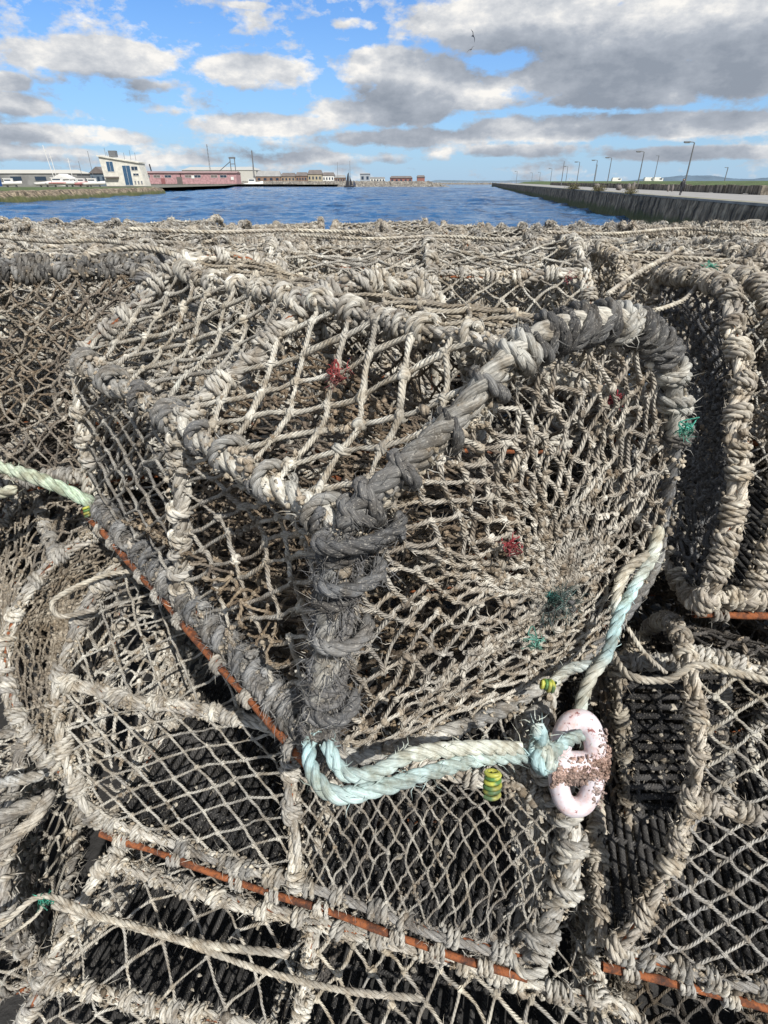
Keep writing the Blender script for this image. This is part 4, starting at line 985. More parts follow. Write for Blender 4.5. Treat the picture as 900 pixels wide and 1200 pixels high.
heap('breakwater',px2x(470,900),px2x(585,1400),1150,30,WZ-1,-.6,M_ROCK,kind='structure')
# far low hills
def hills(x0,x1,y,h,m,nm='hills',seed=3,zb=-3,base=.45):
    r2=np.random.default_rng(seed); n=120; t=np.linspace(0,1,n)
    y1=sum(r2.uniform(.3,1)/k*np.sin(t*k*6+r2.uniform(0,6)) for k in (1,2,3,5,8)); y1=(y1-y1.min())/(y1.max()-y1.min())
    env=np.minimum(1,np.minimum(t,1-t)*14); hh=h*(base+(1-base)*y1)*env+r2.uniform(-.04,.04,n)*h*env
    vs=[];fs=[]
    for i in range(n):
        x=x0+(x1-x0)*t[i]; vs+=[(x,y,zb),(x,y+60,zb+hh[i]*.7),(x,y+160,zb+hh[i]),(x,y+500,zb)]
    for i in range(n-1):
        for j in range(3): a=i*4+j; fs.append((a,a+4,a+5,a+1))
    tag(poly(nm,vs,fs,m,smooth=True),kind='structure')
hills(-1900,px2x(345,1500),1400,24,simple('wooded_hill',(.055,.075,.05),.95,.5,.03),base=.75)
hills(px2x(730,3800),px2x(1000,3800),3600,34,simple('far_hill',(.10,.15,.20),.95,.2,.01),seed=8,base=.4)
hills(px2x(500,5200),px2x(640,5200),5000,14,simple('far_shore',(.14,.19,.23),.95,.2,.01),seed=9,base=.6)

# ------------------------------------------------------------ buildings
M_CREAM=simple('cream_render',(.66,.64,.56),.8,.18,.5); M_PINK=simple('pink_paint',(.44,.26,.265),.85,.35,.6)
M_GLASS=simple('dark_glass',(.03,.05,.08),.15,.1); M_BLUEG=simple('blue_glass',(.05,.11,.19),.15,.1)
M_ROOF=simple('grey_roof',(.30,.30,.29),.8,.15,.2); M_ROOFD=simple('dark_roof',(.16,.14,.13),.85,.2,.3); M_WHITE=simple('white_paint',(.75,.74,.70),.6,.08,.5)
M_STEEL=simple('galvanised_steel',(.15,.155,.16),.5,.15,2); M_BRICK=simple('brown_brick',(.24,.16,.12),.9,.2,.4); M_BLACK=simple('black_paint',(.025,.025,.03),.6,.2,1)
M_BLUEP=simple('blue_paint',(.03,.10,.30),.6,.1,1); M_REDP=simple('red_paint',(.45,.06,.05),.6,.1,1)
def gable(name,x,y,w,d,h,rh,m_wall,m_roof,label,cat='building',group=None,z=-.9,ridge='x',win=0,over=.6):
    root=empty(name,(x,y,z),label,cat,group)
    boxes('wall',[(0,0,h/2,w,d,h)],m_wall,root)
    if ridge=='x':
        v=[(-w/2-over,-d/2-over,h+.02),(w/2+over,-d/2-over,h+.02),(w/2+over,d/2+over,h+.02),(-w/2-over,d/2+over,h+.02),(-w/2+w*.06,0,h+rh),(w/2-w*.06,0,h+rh)]
        f=[(0,1,5,4),(2,3,4,5),(1,2,5),(3,0,4),(0,3,2,1)]
    else:
        v=[(-w/2-over,-d/2-over,h+.02),(w/2+over,-d/2-over,h+.02),(w/2+over,d/2+over,h+.02),(-w/2-over,d/2+over,h+.02),(0,-d/2-over,h+rh),(0,d/2+over,h+rh)]
        f=[(0,4,5,3),(1,2,5,4),(0,1,4),(2,3,5),(0,3,2,1)]
    poly('roof',v,f,m_roof,root)
    for k in range(win):
        boxes('window',[(-w/2+w*(k+.5)/win,-d/2-.06,h*.58,w/win*.45,.12,h*.34)],M_GLASS,root)
    return root
# harbour office, cream with a sloping roof
f0=345; xa,xb=px2x(124,f0),px2x(169,f0); W=xb-xa
hb=empty('harbour_office',((xa+xb)/2,f0,-.6),'cream harbour office with a sloping flat roof, tall dark window strip and aerials','building')
H1,H2=13.3,10.2
poly('wall',[(-W/2,0,0),(W/2,0,0),(W/2,9,0),(-W/2,9,0),(-W/2-1.2,-.0,H1),(W/2-1.4,0,H2),(W/2-1.4,9,H2),(-W/2-1.2,9,H1)],[(0,3,2,1),(0,1,5,4),(1,2,6,5),(2,3,7,6),(3,0,4,7),(4,5,6,7)],M_CREAM,hb)
poly('roof',[(-W/2-1.9,-.7,H1+.05),(W/2-.9,-.7,H2+.1),(W/2-.9,9.6,H2+.1),(-W/2-1.9,9.6,H1+.05),(-W/2-1.9,-.7,H1+.7),(W/2-.9,-.7,H2+.7),(W/2-.9,9.6,H2+.7),(-W/2-1.9,9.6,H1+.7)],[(0,3,2,1),(4,5,6,7),(0,1,5,4),(1,2,6,5),(2,3,7,6),(3,0,4,7)],M_CREAM,hb)
def win(par,x,z,w,h,m=M_GLASS,y=-.07):
    wn=boxes('window',[(x,y,z,w,.12,h)],m,par); boxes('frame',[(x-w/2,y-.07,z,.14,.06,h),(x+w/2,y-.07,z,.14,.06,h),(x,y-.075,z+h/2,w,.06,.14),(x,y-.075,z-h/2,w,.06,.14),(x,y-.08,z,.1,.05,h)],M_WHITE,wn)
win(hb,-W/2+4.0,8.8,3.6,4.6,M_BLUEG); win(hb,.1*W,4.8,4.2,9.0,M_BLUEG)
win(hb,W/2-3.9,8.0,3.4,1.8); win(hb,W/2-3.7,5.2,3.0,1.1); boxes('canopy',[(-W/2+4,-.8,4.0,7,1.8,.5)],M_ROOFD,hb)
for k in range(3): win(hb,W/2-4.8+k*1.7,1.6,.9,1.6)
boxes('roof_box',[(-W/2+5.2,4,H1+1.3,3.6,3,2.8)],M_STEEL,hb)
for x,h in ((-W/2+1.6,5.5),(-W/2+2.4,3.8),(1.0,3.4),(W/2-6.,4.5),(W/2-3.4,3.4)): boxes('aerial',[(x,3,H2+1.5+h/2,.14,.14,h)],M_STEEL,hb)
# long white shed, its lower neighbour and the boats on the hard
gable('long_shed',px2x(35,420),430,px2x(82,430)-px2x(-30,430),22,6.8,2.2,simple('shed_cladding',(.24,.24,.23),.8,.3,.15),simple('pale_roof',(.52,.50,.44),.7,.06,.1),'long low shed with a pale roof at the far left, behind the grassy pier',win=4)
gable('white_shed',px2x(76,400),400,11,9,3.6,2.8,M_WHITE,M_WHITE,'small white gabled shed among the laid-up boats',ridge='y',win=1)
gable('boat_house',px2x(120,385),385,9,9,6.4,3.4,simple('blue_boards',(.12,.16,.20),.8,.15,.5),M_ROOFD,'dark gabled boat house tucked against the cream harbour office',ridge='y',win=3)
t=empty('blue_tower',(px2x(-4,300),300,-.5),'blue hoist tower cut off by the left edge of the photo','tower')
boxes('leg',[(0,0,8,2.6,2.6,16)],M_BLUEP,t); boxes('cap',[(0,0,16.4,3.1,3.1,.8)],M_BLUEP,t)
def boat(px,f,L,label,hull,cabin=True,mast=0,z=-.5,stripe=None,sc=1.0):
    root=empty('boat',(px2x(px,f),f,z),label,'boat'); vs=[];fs=[];n=11
    for i in range(n):
        u=i/(n-1); x=-L/2+L*u; wd=1.35*sc*(1-max(0,(u-.55)/.45)**2)*(1 if u>.02 else .9); sh=1.5*sc+.7*sc*u**2
        vs+=[(x,-wd,sh),(x+.0,-wd*.75,.55*sc+.3*u),(x,0,.15+.7*sc*u**3),(x,wd*.75,.55*sc+.3*u),(x,wd,sh)]
    for i in range(n-1):
        for j in range(4): a=i*5+j; fs.append((a,a+1,a+6,a+5))
        fs.append((i*5,i*5+5,i*5+9,i*5+4))
    fs+=[(0,4,3,2,1)]
    poly('hull',vs,fs,hull,root,True)
    boxes('keel_stand',[(-L*.2,0,-.05,.3,1.8,.9),(L*.2,0,-.05,.3,1.8,.9)],M_STEEL,root)
    if cabin:
        c=boxes('cabin',[(-L*.08,0,2.3*sc,L*.34,1.7*sc,1.5*sc),(-L*.10,0,3.2*sc,L*.38,1.9*sc,.25)],M_WHITE,root)
        boxes('window',[(-L*.08,-.86*sc,2.5*sc,L*.28,.06,.5*sc)],M_GLASS,c)
    if stripe: boxes('stripe',[(-L*.05,-1.37*sc,1.25*sc,L*.62,.06,.32)],stripe,root)
    if mast: boxes('mast',[(L*.02,0,1.5+mast/2,.15,.15,mast),(-L*.12,0,2.9*sc+.4,L*.3,.13,.13)],M_STEEL,root)
    return root
boat(12,318,11,'white boat laid up at the far left end of the grassy pier',M_WHITE)
boat(50,318,8,'small open white boat between the long shed and the red-striped boat',M_WHITE,cabin=False)
boat(70,318,14,'white boat with a red stripe laid up on the pier under the leaning masts',M_WHITE,stripe=M_REDP,mast=0,sc=1.1)
boat(88,325,10,'green-cabined fishing boat beside the red-striped one',simple('sea_green',(.30,.42,.38),.6,.1,1))
boat(97,320,9,'boat with a pink-red hull laid up on the pier',simple('faded_red',(.50,.24,.24),.6,.1,1),mast=9)
boat(110,318,11,'white sailing boat with a bare mast just left of the dark boat house',M_WHITE,mast=13)
for px,f,h,a,lab in ((65,340,18,.10,'tall leaning white mast, the left one of the pair above the laid-up boats'),(68,345,15,.05,'thinner mast standing close right of the tallest leaning one'),(86,360,13,0,'single bare mast above the green-cabined boat')):
    o=boxes('mast',[(0,0,h/2,.24,.24,h),(0,0,h*.86,1.8,.16,.16)],M_WHITE); o.location=(px2x(px,f),f,-.5); o.rotation_euler=(0,-a,0); tag(o,lab,'mast')
# pink shed on the dock
fp=590; xa,xb=px2x(172,fp),px2x(279,fp); W=xb-xa
ps=empty('pink_shed',((xa+xb)/2,fp,-.5),'long pink dockside shed with a shallow grey roof','building')
boxes('wall',[(W*.2,4,4.1,W*.6,18,8.2),(-W*.31,4,4.2,W*.40,18,8.3)],M_PINK,ps)
poly('roof',[(-W/2-.5,-6,8.4),(W/2+.5,-6,8.3),(W/2+.5,14,8.3),(-W/2-.5,14,8.4),(-W/2-.5,3,10.0),(W/2+.5,3,9.9)],[(0,1,5,4),(2,3,4,5),(1,2,5),(3,0,4),(0,3,2,1)],simple('pink_grey_roof',(.30,.20,.19),.8,.15,.15),ps)
for k,(u,w_) in enumerate(((-.45,2.4),(-.36,6),(-.24,6),(-.02,6),(.08,6),(.26,6),(.36,6))):
    win(ps,u*W,5.9,w_,2.0,M_ROOFD if k%2 else M_GLASS,y=-5.1)
for u,w_,h in ((-.30,3.5,4.4),(-.12,5,5.4)): boxes('door',[(u*W,-5.1,h/2,w_,.14,h)],simple('dull_red_door',(.25,.10,.10),.8) if u<-.2 else M_ROOFD,ps)
for u in (.03,.455): boxes('sign',[(u*W,-5.25,4.3 if u>.3 else 5.4,2.6,.12,2.4)],M_WHITE,ps)
gable('brick_shed',px2x(164,640),640,34,14,7.8,1.8,M_BRICK,M_ROOFD,'brown shed half hidden between the cream office and the pink shed',win=3)
gable('curved_roof_shed',px2x(262,700),700,px2x(312,700)-px2x(228,700),30,12.5,3.2,simple('pale_cladding',(.52,.51,.46),.7,.06,.1),simple('pale_steel_roof',(.45,.45,.42),.7,.06,.1),'large pale shed with a low rounded roof behind the right half of the pink shed',z=-.9)
boat(297,575,17,'white working ship with a tall superstructure moored at the right end of the pink shed',M_WHITE,sc=2.2,mast=15,z=-3.1)
def lattice_mast(px,f,h,label,w=1.4):
    o=MB(); B0=np.array([px2x(px,f),f,-.8]); P=[]
    for sx in (-1,1):
        P.append(np.linspace(B0+[sx*w*.5,0,0],B0+[sx*w*.2,0,h],12))
    for k in range(11):
        a,b=(P[0],P[1]) if k%2 else (P[1],P[0]); P.append(np.linspace(a[k],b[k+1],12))
    tubes(o,np.array(P),.13,5,(.3,.3,.3)); ob=o.build('lattice_mast',M_STEEL,None,origin=B0); tag(ob,label,'mast'); return ob
lattice_mast(248,660,34,'tall lattice mast rising behind the middle of the pink shed')
o=boxes('dark_post',[(0,0,8,.9,.9,16)],M_BLACK); o.location=(px2x(181,600),600,-.8); o.rotation_euler=(0,-.12,0); tag(o,'stout dark leaning post at the left end of the pink shed','post')
o=boxes('channel_post',[(0,0,13,.9,.9,30),(0,0,3,1.6,1.6,10)],M_STEEL); o.location=(px2x(298.5,610),610,-2); tag(o,'tall grey pile standing right of the moored white ship','post')
# gantry crane behind the shed
cr=empty('dock_crane',(px2x(275,640),640,-.9),'grey dock crane with a twin-legged gantry head above the right end of the pink shed','crane')
for sx in (-2.2,2.2): boxes('leg',[(sx,0,11,.7,.7,22)],M_STEEL,cr)
boxes('gantry_head',[(0,0,22,6.2,1.6,1.4),(0,0,17,4.5,.8,.6)],M_STEEL,cr)
mb=MB(); tubes(mb,np.linspace([-2.2,0,19],[-14,0,11],6),.35,5,(.3,.3,.3)); mb.build('jib',M_STEEL,cr)
# houses with brown and grey hipped roofs on the far shore
for k,(a,b,h,rh,mw,mr,lab) in enumerate(((302,330,6,5.0,M_BRICK,M_ROOF,'widest hip-roofed shed on the far shore, nearest the moored ship'),
    (331,347,6,3.4,simple('tan_brick',(.33,.25,.18),.9,.2,.3),M_ROOFD,'small tan brick house second along the far shore'),(348,361,6.5,3.5,M_BRICK,M_ROOFD,'brown hipped house in the middle of the far row, beside the tall dark-roofed one'),
    (362,378,8,4.2,simple('sand_render',(.42,.37,.27),.9,.1,.3),M_ROOFD,'taller sand coloured house with a dark roof in the far row'),(379,392,7,3.0,M_WHITE,M_ROOFD,'white-fronted house right of the tall sand coloured one'),
    (393,405,5,2.6,M_BRICK,M_ROOF,'low house at the right end of the hipped roofs, left of the black sails'))):
    f=690+k*6; gable('house',(px2x(a,f)+px2x(b,f))/2,f,px2x(b,f)-px2x(a,f),16,h,rh,mw,mr,lab,'house',z=0,win=4)
gable('block_building',px2x(428,720),720,11,12,9,.8,simple('grey_cladding',(.35,.38,.40),.8,.1,.1),M_ROOF,'grey box-shaped works building right of the black sails',z=-.5,win=2)
gable('white_works',px2x(441,760),760,20,12,5.5,1.0,M_CREAM,M_ROOF,'long white works building beside the grey box-shaped one',z=-.5,win=6)
gable('red_roof_shed',px2x(470,700),700,24,10,4.5,2,simple('rust_cladding',(.30,.13,.10),.8,.15,.3),M_ROOFD,'low rust-red shed near the tip of the far shore',z=0,win=5)
gable('red_roof_shed',px2x(493,700),700,8,10,5.2,2,bpy.data.materials['rust_cladding'],M_ROOFD,'small square rust-red hut at the tip of the far shore',z=0)
# black-sailed boat
f=470; sb=empty('sailing_boat',(px2x(409,f),f,WZ),'small sailing boat with black sails in the middle of the channel','boat')
def sail(name,pts,m,dy=.12): 
    v=[(x,-dy+.25*math.sin(z*.3),z) for x,z in pts]+[(x,dy+.25*math.sin(z*.3),z) for x,z in pts]; n=len(pts)
    poly(name,v,[tuple(range(n)),tuple(range(2*n-1,n-1,-1))]+[(i,i+n,(i+1)%n+n,(i+1)%n) for i in range(n)],m,sb)
sail('sail',[(-2.6,1.1),(-.1,1.1),(-.1,9.3),(-1.0,8.2)],M_BLACK); sail('sail',[(.3,1.0),(2.6,1.4),(.5,7.4)],M_BLACK); sail('sail',[(2.9,1.1),(5.2,1.2),(3.3,4.6)],simple('dark_sail',(.05,.06,.09),.8))
boxes('hull',[(0,0,.55,7.2,1.9,1.1),(4.1,0,.75,1.3,1.0,.7)],M_BLACK,sb); boxes('mast',[(0.1,0,5.8,.16,.16,10.5)],M_STEEL,sb)
for px,h,lab in ((396,18,'thin pale mast left of the black sails on the far shore'),(410.5,19,'thin pale mast rising behind the black sails')):
    o=boxes('mast',[(0,0,h/2,.3,.3,h)],M_STEEL); o.location=(px2x(px,650),650,0); tag(o,lab,'mast')
# street lamps along the right quay: base px, top px (x,y)
lamps=[(803,222,817,167,1),(748,219,755,178,1),(712,214,718,185,1),(696,213,701,188,1),(676,213,681,190,1),(663,213.5,666,195,1),(658,213.6,660,189,0),(645,213.8,648,197.5,1),(632,214,633,202,1),(623,214.3,624,202.5,1),(605,214.5,606,201,1)]
labs=['nearest street lamp on the right quay, just behind the walking person','second nearest quay lamp, above the cluster of dark boulders','third quay lamp from the right','fourth quay lamp from the right','fifth quay lamp from the right','lamp just right of the bare headless post on the quay','tall bare post without a lamp head among the quay lamps','lamp left of the bare headless post on the quay','small far lamp, third from the sea end of the quay','small far lamp, second from the sea end of the quay','farthest lamp at the sea end of the quay']
for k,((bx,by,tx,ty,head),lab) in enumerate(zip(lamps,labs)):
    # every lamp is about eight metres tall: the distance follows
    rb,rt=ray(bx,213.0),ray(tx,ty); H=8.0
    f=(H-CH)*rt[1]/rt[2]; x=rb[0]/rb[1]*f
    L_=empty('street_lamp',(x,f,0),lab,'street lamp')
    mb=MB(); tubes(mb,np.linspace([0,0,0],[0.0,0,H],10),np.linspace(.17,.11,10)[None],8,(.3,.3,.3)); tubes(mb,np.linspace([0,0,0],[0,0,1.2],3),.22,8,(.3,.3,.3)); mb.build('pole',M_STEEL,L_)
    if head:
        mb=MB(); tubes(mb,spline(np.array([[0,0,H-.1],[-.25,0,H+.06],[-1.0,0,H+.10]]),6),.08,6,(.3,.3,.3)); mb.build('arm',M_STEEL,L_)
        boxes('lamp_head',[(-1.45,0,H+.08,1.2,.4,.24),(-1.45,0,H-.07,.9,.3,.08)],M_STEEL,L_)
for px,f,h,lab in ((766,210,7.5,'lamp pole leaning on the grass behind the low stone wall'),(697,300,7,'pole standing far back on the right-hand grass'),(849,170,3.6,'thin post on the grass near the right edge'),(555,330,8,'')):
    if not lab: continue
    o=boxes('pole',[(0,0,h/2,.16,.16,h),(-.4,0,h,.9,.16,.12)],M_STEEL); o.location=(px2x(px,f),f,1.0); tag(o,lab,'pole')
# boulders and bollards on the quay
for px,by,h,w,lab in ((700,214,1.3,1.2,'dark upright boulder on the quay left of the second lamp'),(727,214.5,1.0,1.3,'low round boulder close left of the second lamp'),(738,215,1.1,.9,'dark boulder touching the foot of the second lamp'),(743,216,1.2,.8,'tall narrow boulder right against the second lamp'),(785,213,1.0,.5,'dark bollard between the second and the nearest lamp'),(790,213,1.1,.5,'dark bollard just left of the nearest lamp')):
    f=125 if px<760 else 110; mb=MB(); blobs(mb,np.zeros((1,3)),1.0,(.1,.1,.1),ICO2,.25,.1); o=mb.build('boulder',M_ROOFD,None); o.scale=(w/2,w/2,h/1.6); o.location=(px2x(px,f),f,h*.45+1.0*(px>700)*0); tag(o,lab,'boulder')
# bushes on the quay wall
def bush(px,py,f,s,label):
    o=np.array([qx(f)-.2,f,.1]); mb=MB(); n=900
    p=rng.standard_normal((n,3))*[.5,.5,.42]*s; p[:,2]=np.abs(p[:,2]); 
    d=nrm(rng.standard_normal((n,3))); e=nrm(rng.standard_normal((n,3))); l=.09*s
    v=np.stack([p-d*l,p+e*l*.6,p+d*l,p-e*l*.6],1).reshape(-1,3)
    b_=np.arange(n)[:,None]*4; mb.add(v,b_+np.array([[0,1,2,3]]),col=(.1,.1,.05))
    r_=empty('bush',tuple(o),label,'bush'); mb.build('foliage',simple('bush_leaves',(.13,.12,.06),.9,.5,4),r_,smooth=False)
    m2=MB()
    for k in range(9): q_=rng.standard_normal(3)*[.6,.6,.3]*s; q_[2]=abs(q_[2])+.5*s; tubes(m2,np.linspace([0,0,-.1],q_,6),.015*s,4,(.1,.08,.06))
    m2.build('stem',M_BRICK,r_)
bush(711,222,104,1.0,'straggly brown bush growing from the top of the quay wall')
bush(752,228,83,.8,'small clump of weeds on the quay wall edge below the nearest lamp')
bush(745,214,130,1.2,'dark low bush by the boulders on the quay')
# parked vans / white things beyond the quay
for px,f,lab in ((722,330,'far white vehicle left of the boulders'),(770,300,'far white van beyond the low wall'),(760,305,'far white van just left of the other one')):
    v_=empty('parked_van',(px2x(px,f),f,.9),lab,'van'); boxes('body',[(0,0,1.1,4.6,1.8,1.5),(-.5,0,2.0,3.2,1.7,.5)],M_WHITE,v_)
    for sx in (-1.5,1.5):
        mb=MB(); tubes(mb,np.array([[sx,-.95,.36],[sx,-.7,.36],[sx,.7,.36],[sx,.95,.36]]),.36,12,(.02,.02,.02)); mb.build('wheel',M_BLACK,v_)
    boxes('window',[(1.2,-.91,1.55,1.2,.05,.5)],M_GLASS,v_)
# ------------------------------------------------------------ the walking person
def person(px,fd,label):
    x=px2x(px,fd); root=empty('person',(x,fd,0),label,'person')
    J=dict(pel=(0,0,.95),sp=(0,.0,1.2),ch=(0,.02,1.42),nk=(0,.0,1.54),hd=(0,-.02,1.68),
      hl=(-.10,0,.90),kl=(-.13,-.16,.50),fl=(-.12,.02,.07),tl=(-.12,-.16,.04),hr=(.10,0,.90),kr=(.12,.05,.50),fr=(.13,.26,.08),tr=(.13,.12,.03),
      sl=(-.19,.02,1.42),el=(-.27,.08,1.15),wl=(-.24,-.08,.93),gl=(-.23,-.13,.86),sr=(.19,.02,1.42),er=(.28,.06,1.15),wr=(.25,-.10,.95),gr=(.24,-.15,.88))
    rad=dict(pel=.16,sp=.145,ch=.165,nk=.065,hd=.105,hl=.10,kl=.065,fl=.045,tl=.04,hr=.10,kr=.065,fr=.045,tr=.04,sl=.075,el=.05,wl=.035,gl=.03,sr=.075,er=.05,wr=.035,gr=.03)
    ed=[('pel','sp'),('sp','ch'),('ch','nk'),('nk','hd'),('pel','hl'),('hl','kl'),('kl','fl'),('fl','tl'),('pel','hr'),('hr','kr'),('kr','fr'),('fr','tr'),('ch','sl'),('sl','el'),('el','wl'),('wl','gl'),('ch','sr'),('sr','er'),('er','wr'),('wr','gr')]
    ks=list(J); me=bpy.data.meshes.new('body'); me.from_pydata([J[k] for k in ks],[(ks.index(a),ks.index(b)) for a,b in ed],[]); o=bpy.data.objects.new('body',me); COL.objects.link(o); o.parent=root
    s=o.modifiers.new('Skin','SKIN'); s.use_smooth_shade=True
    for i,k in enumerate(ks): me.skin_vertices[0].data[i].radius=(rad[k],)*2; me.skin_vertices[0].data[i].use_root=(k=='pel')
    ss=o.modifiers.new('Sub','SUBSURF'); ss.levels=2; ss.render_levels=2
    me.materials.append(simple('dark_clothes',(.025,.027,.035),.9,.2,6))
    mb=MB(); blobs(mb,[(0,-.03,1.68)],.098,(.4,.25,.18),ICO2,.0,.02); blobs(mb,[(0,-.125,1.665)],.018,(.4,.25,.18),ICO1,0,0)
    mb.build('face',simple('skin',(.45,.28,.21),.6,.05,5),root)
    mb=MB(); blobs(mb,[(0,.0,1.71)],.112,(.03,.02,.02),ICO2,.03,.02); mb.build('hair',simple('dark_hair',(.03,.022,.018),.8),root)
    mb=MB(); blobs(mb,np.array([(0,.01,1.28)])+rng.standard_normal((1,3))*0,.24,(.03,.03,.04),ICO2,.02,.02); j=mb.build('jacket',M_BLACK,root); j.scale=(.95,.62,1.45); j.location=(0,.0,-.58)
    return root
person(801,80,'person in dark clothes walking along the right quay towards the nearest lamp')
# gulls in the sky
def gull(px,py,t,roll,label):
    o=at(px,py,t); root=empty('bird',tuple(o),label,'bird'); root.rotation_euler=(0,roll,.4)
    me=bpy.data.meshes.new('body'); P=[(0,-.2,0),(0,-.08,.01),(0,.1,0),(0,.24,-.01),(-.28,-.04,.12),(-.62,.08,.04),(.28,-.04,.12),(.62,.08,.04)]
    me.from_pydata(P,[(0,1),(1,2),(2,3),(1,4),(4,5),(1,6),(6,7)],[]); b=bpy.data.objects.new('body',me); COL.objects.link(b); b.parent=root
    s=b.modifiers.new('Skin','SKIN'); s.use_smooth_shade=True
    for i,r in enumerate(((.03,.03),(.06,.06),(.055,.055),(.05,.012),(.07,.018),(.015,.01),(.07,.018),(.015,.01))): me.skin_vertices[0].data[i].radius=r; me.skin_vertices[0].data[i].use_root=(i==1)
    ss=b.modifiers.new('Sub','SUBSURF'); ss.levels=1; ss.render_levels=2
    me.materials.append(simple('gull_grey',(.12,.12,.13),.8))
gull(554,42,62,1.1,'dark bird high in the sky, the upper of the two'); gull(552,58,66,-.6,'dark bird just below the other one in the sky')
gull(520,262,4.3*.87,0,'') if False else None

# ------------------------------------------------------------ sky
SUN_AZ=math.radians(150); SUN_EL=math.radians(47)      # azimuth clockwise from +Y
w=bpy.data.worlds.new('World'); SC.world=w; w.use_nodes=True; nt=w.node_tree; bg=nt.nodes['Background']
sky=nd(nt,'ShaderNodeTexSky'); sky.sky_type='NISHITA'; sky.sun_disc=False; sky.sun_elevation=SUN_EL; sky.sun_rotation=SUN_AZ
sky.air_density=1.0; sky.dust_density=.6; sky.ozone_density=2.5
def azel(px,py):
    r=ray(px,py); return math.atan2(r[0],r[1]), math.atan2(r[2],math.hypot(r[0],r[1]))
# clouds of the day: centre px, size px
CL=[(120,66,88,24,1),(35,62,50,18,.7),(10,95,28,12,.7),(22,123,40,14,.9),(178,101,30,9,.5),(300,85,75,24,1),(70,158,110,14,.9),(20,178,90,12,.7),
    (405,27,24,8,.6),(436,30,16,8,.5),(470,80,85,28,1),(600,26,155,40,1.1),(760,40,180,60,1.2),(560,118,90,12,.8),(740,114,120,14,.9),(880,45,120,70,1.3),(520,105,110,26,1),(700,88,160,26,1.1),(850,92,120,24,1),
    (310,146,95,14,.9),(450,130,95,20,.9),(650,150,120,18,1),(800,148,130,18,1),(480,162,120,12,.8),(290,6,30,5,.45),(600,176,140,9,.6),(800,180,140,10,.7),(400,186,130,8,.5),(190,188,110,7,.45),(195,130,24,7,.35)]
g=bpy.data.node_groups.new('cloud_density','ShaderNodeTree')
g.interface.new_socket('Vector',in_out='INPUT',socket_type='NodeSocketVector'); g.interface.new_socket('Value',in_out='OUTPUT',socket_type='NodeSocketFloat')
gi=g.nodes.new('NodeGroupInput'); go=g.nodes.new('NodeGroupOutput')
sx=nd(g,'ShaderNodeSeparateXYZ'); g.links.new(gi.outputs[0],sx.inputs[0])
mp=nd(g,'ShaderNodeMapping'); mp.inputs['Scale'].default_value=(1,1.9,1); g.links.new(gi.outputs[0],mp.inputs[0])
nA=noise(g,mp.outputs[0],6.5,8,.58); nB=noise(g,mp.outputs[0],24,7,.62)
nn=mathn(g,'ADD',mathn(g,'MULTIPLY',mathn(g,'SUBTRACT',nA,.5),2.6),mathn(g,'MULTIPLY',mathn(g,'SUBTRACT',nB,.5),2.1))
cur=None
for cx,cy,hw,hh,st in CL:
    a0,e0=azel(cx,cy); a1,_=azel(cx+hw,cy); _,e1=azel(cx,cy-hh); _,e2=azel(cx,cy+hh)
    ra=abs(a1-a0); re=abs(e1-e2)/2
    dx=mathn(g,'MULTIPLY',mathn(g,'SUBTRACT',sx.outputs[0],a0),1/ra); dy=mathn(g,'MULTIPLY',mathn(g,'SUBTRACT',sx.outputs[1],e0),1/re)
    d=mathn(g,'ADD',mathn(g,'MULTIPLY',dx,dx),mathn(g,'MULTIPLY',dy,dy))
    v=mathn(g,'MULTIPLY',mathn(g,'SUBTRACT',1.15,d),st)
    cur=v if cur is None else mathn(g,'SMOOTH_MAX',cur,v,.4)
# unseen clouds outside the view, cover raised to brighten the fill light
far=mathn(g,'MULTIPLY_ADD',mathn(g,'ABSOLUTE',sx.outputs[0]),6,-5.6,clamp=True)
high=mathn(g,'MULTIPLY_ADD',sx.outputs[1],6,-2.6,clamp=True)
gen=mathn(g,'ADD',mathn(g,'MULTIPLY',mathn(g,'SUBTRACT',noise(g,mp.outputs[0],1.7,3,.5),.5),6),.8)
cur=mathn(g,'MAXIMUM',cur,mathn(g,'MULTIPLY',gen,mathn(g,'MAXIMUM',far,high)))
cur=mathn(g,'MAXIMUM',cur,-3.2)
g.links.new(mathn(g,'ADD',cur,nn),go.inputs[0])
tc=nd(nt,'ShaderNodeTexCoord'); s=nd(nt,'ShaderNodeSeparateXYZ'); nt.links.new(tc.outputs['Generated'],s.inputs[0])
az=mathn(nt,'ARCTAN2',s.outputs[0],s.outputs[1]); el=mathn(nt,'ARCSINE',s.outputs[2])
def grp(de,da=0):
    c=nd(nt,'ShaderNodeCombineXYZ'); nt.links.new(mathn(nt,'ADD',az,da),c.inputs[0]); nt.links.new(mathn(nt,'ADD',el,de),c.inputs[1])
    q_=nt.nodes.new('ShaderNodeGroup'); q_.node_tree=g; nt.links.new(c.outputs[0],q_.inputs[0]); return q_.outputs[0]
d0=grp(0); d1=grp(.036,.010)
mask=ramp(nt,d0,[(.0,0.),(.18,.45),(.45,1.)])
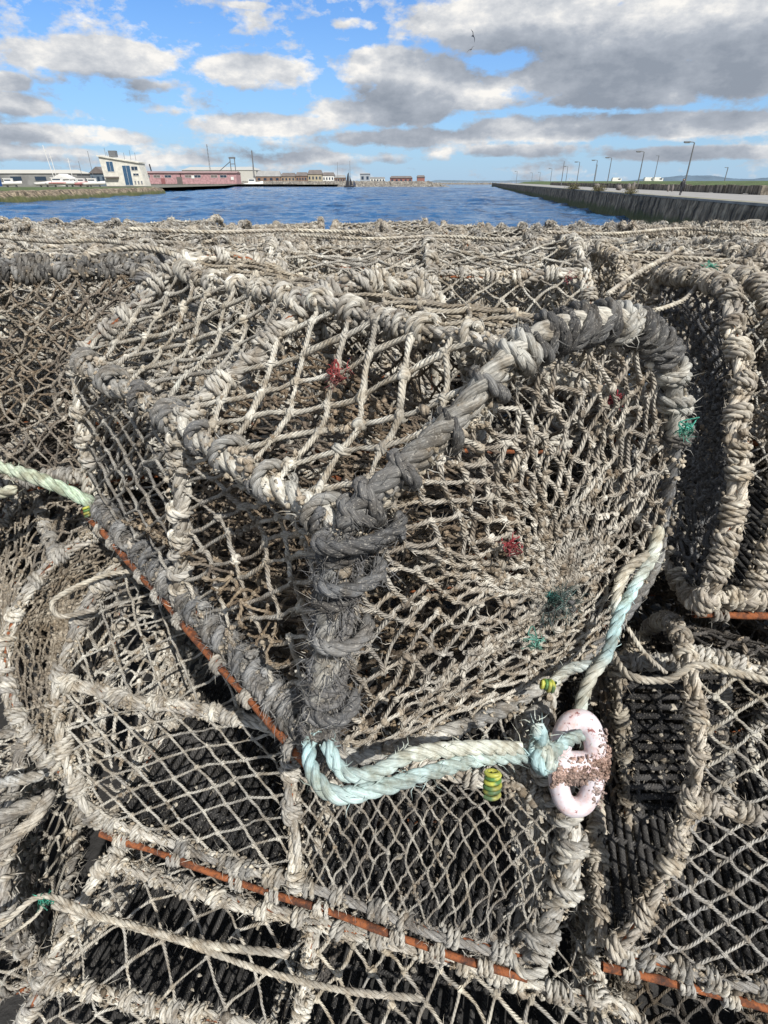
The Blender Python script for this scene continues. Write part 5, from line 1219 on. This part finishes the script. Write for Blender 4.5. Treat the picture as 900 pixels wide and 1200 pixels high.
# thick above -> grey base, thin above -> sunlit top
sh=ramp(nt,mathn(nt,'MULTIPLY',mathn(nt,'ADD',d1,.35),.42),[(.0,(1.20,1.17,1.12)),(.16,(.88,.90,.93)),(.42,(.54,.59,.67)),(.75,(.36,.41,.49))])
CLOUD_K=5.7
shk=mixc(nt,'MULTIPLY',1.0,sh,(CLOUD_K,CLOUD_K,CLOUD_K,1))
skyc=mixc(nt,'MULTIPLY',1.0,sky.outputs[0],(.40,.70,1.08,1))
hz=mathn(nt,'MULTIPLY',ramp(nt,el,[(.0,1.),(.09,.5),(.26,0.)]),.75)
skyc=mixc(nt,'MIX',hz,skyc,(3.4,4.6,6.0,1))
nt.links.new(mixc(nt,'MIX',mask,skyc,shk),bg.inputs['Color']); bg.inputs['Strength'].default_value=.11
w.cycles.sampling_method='MANUAL'; w.cycles.sample_map_resolution=512
sl=bpy.data.lights.new('sun','SUN'); sl.energy=4.1; sl.angle=math.radians(.53); sl.color=(1,.96,.90)
so=bpy.data.objects.new('sun',sl); COL.objects.link(so)
sd=Vector((math.sin(SUN_AZ)*math.cos(SUN_EL),math.cos(SUN_AZ)*math.cos(SUN_EL),math.sin(SUN_EL))); so.rotation_euler=sd.to_track_quat('Z','Y').to_euler(); so.location=(5,-5,10)
# ------------------------------------------------------------ camera
cd=bpy.data.cameras.new('camera'); co=bpy.data.objects.new('camera',cd); COL.objects.link(co)
co.location=(0,0,CH); co.rotation_euler=(math.pi/2-PITCH,0,0)
cd.sensor_fit='VERTICAL'; cd.sensor_height=36; cd.lens=36*FP/1200; cd.clip_end=30000; cd.clip_start=.05
SC.camera=co
SC.view_settings.view_transform='Standard'; SC.view_settings.look='None'; SC.view_settings.exposure=0.38; SC.view_settings.gamma=1
SC.cycles.max_bounces=6; SC.cycles.diffuse_bounces=3
tot=sum(len(o.data.polygons) for o in bpy.data.objects if o.type=='MESH' and o.data.users==1) if False else sum(len(m.polygons) for m in bpy.data.meshes)
print('POLYS',tot,'OBJECTS',len(bpy.data.objects))
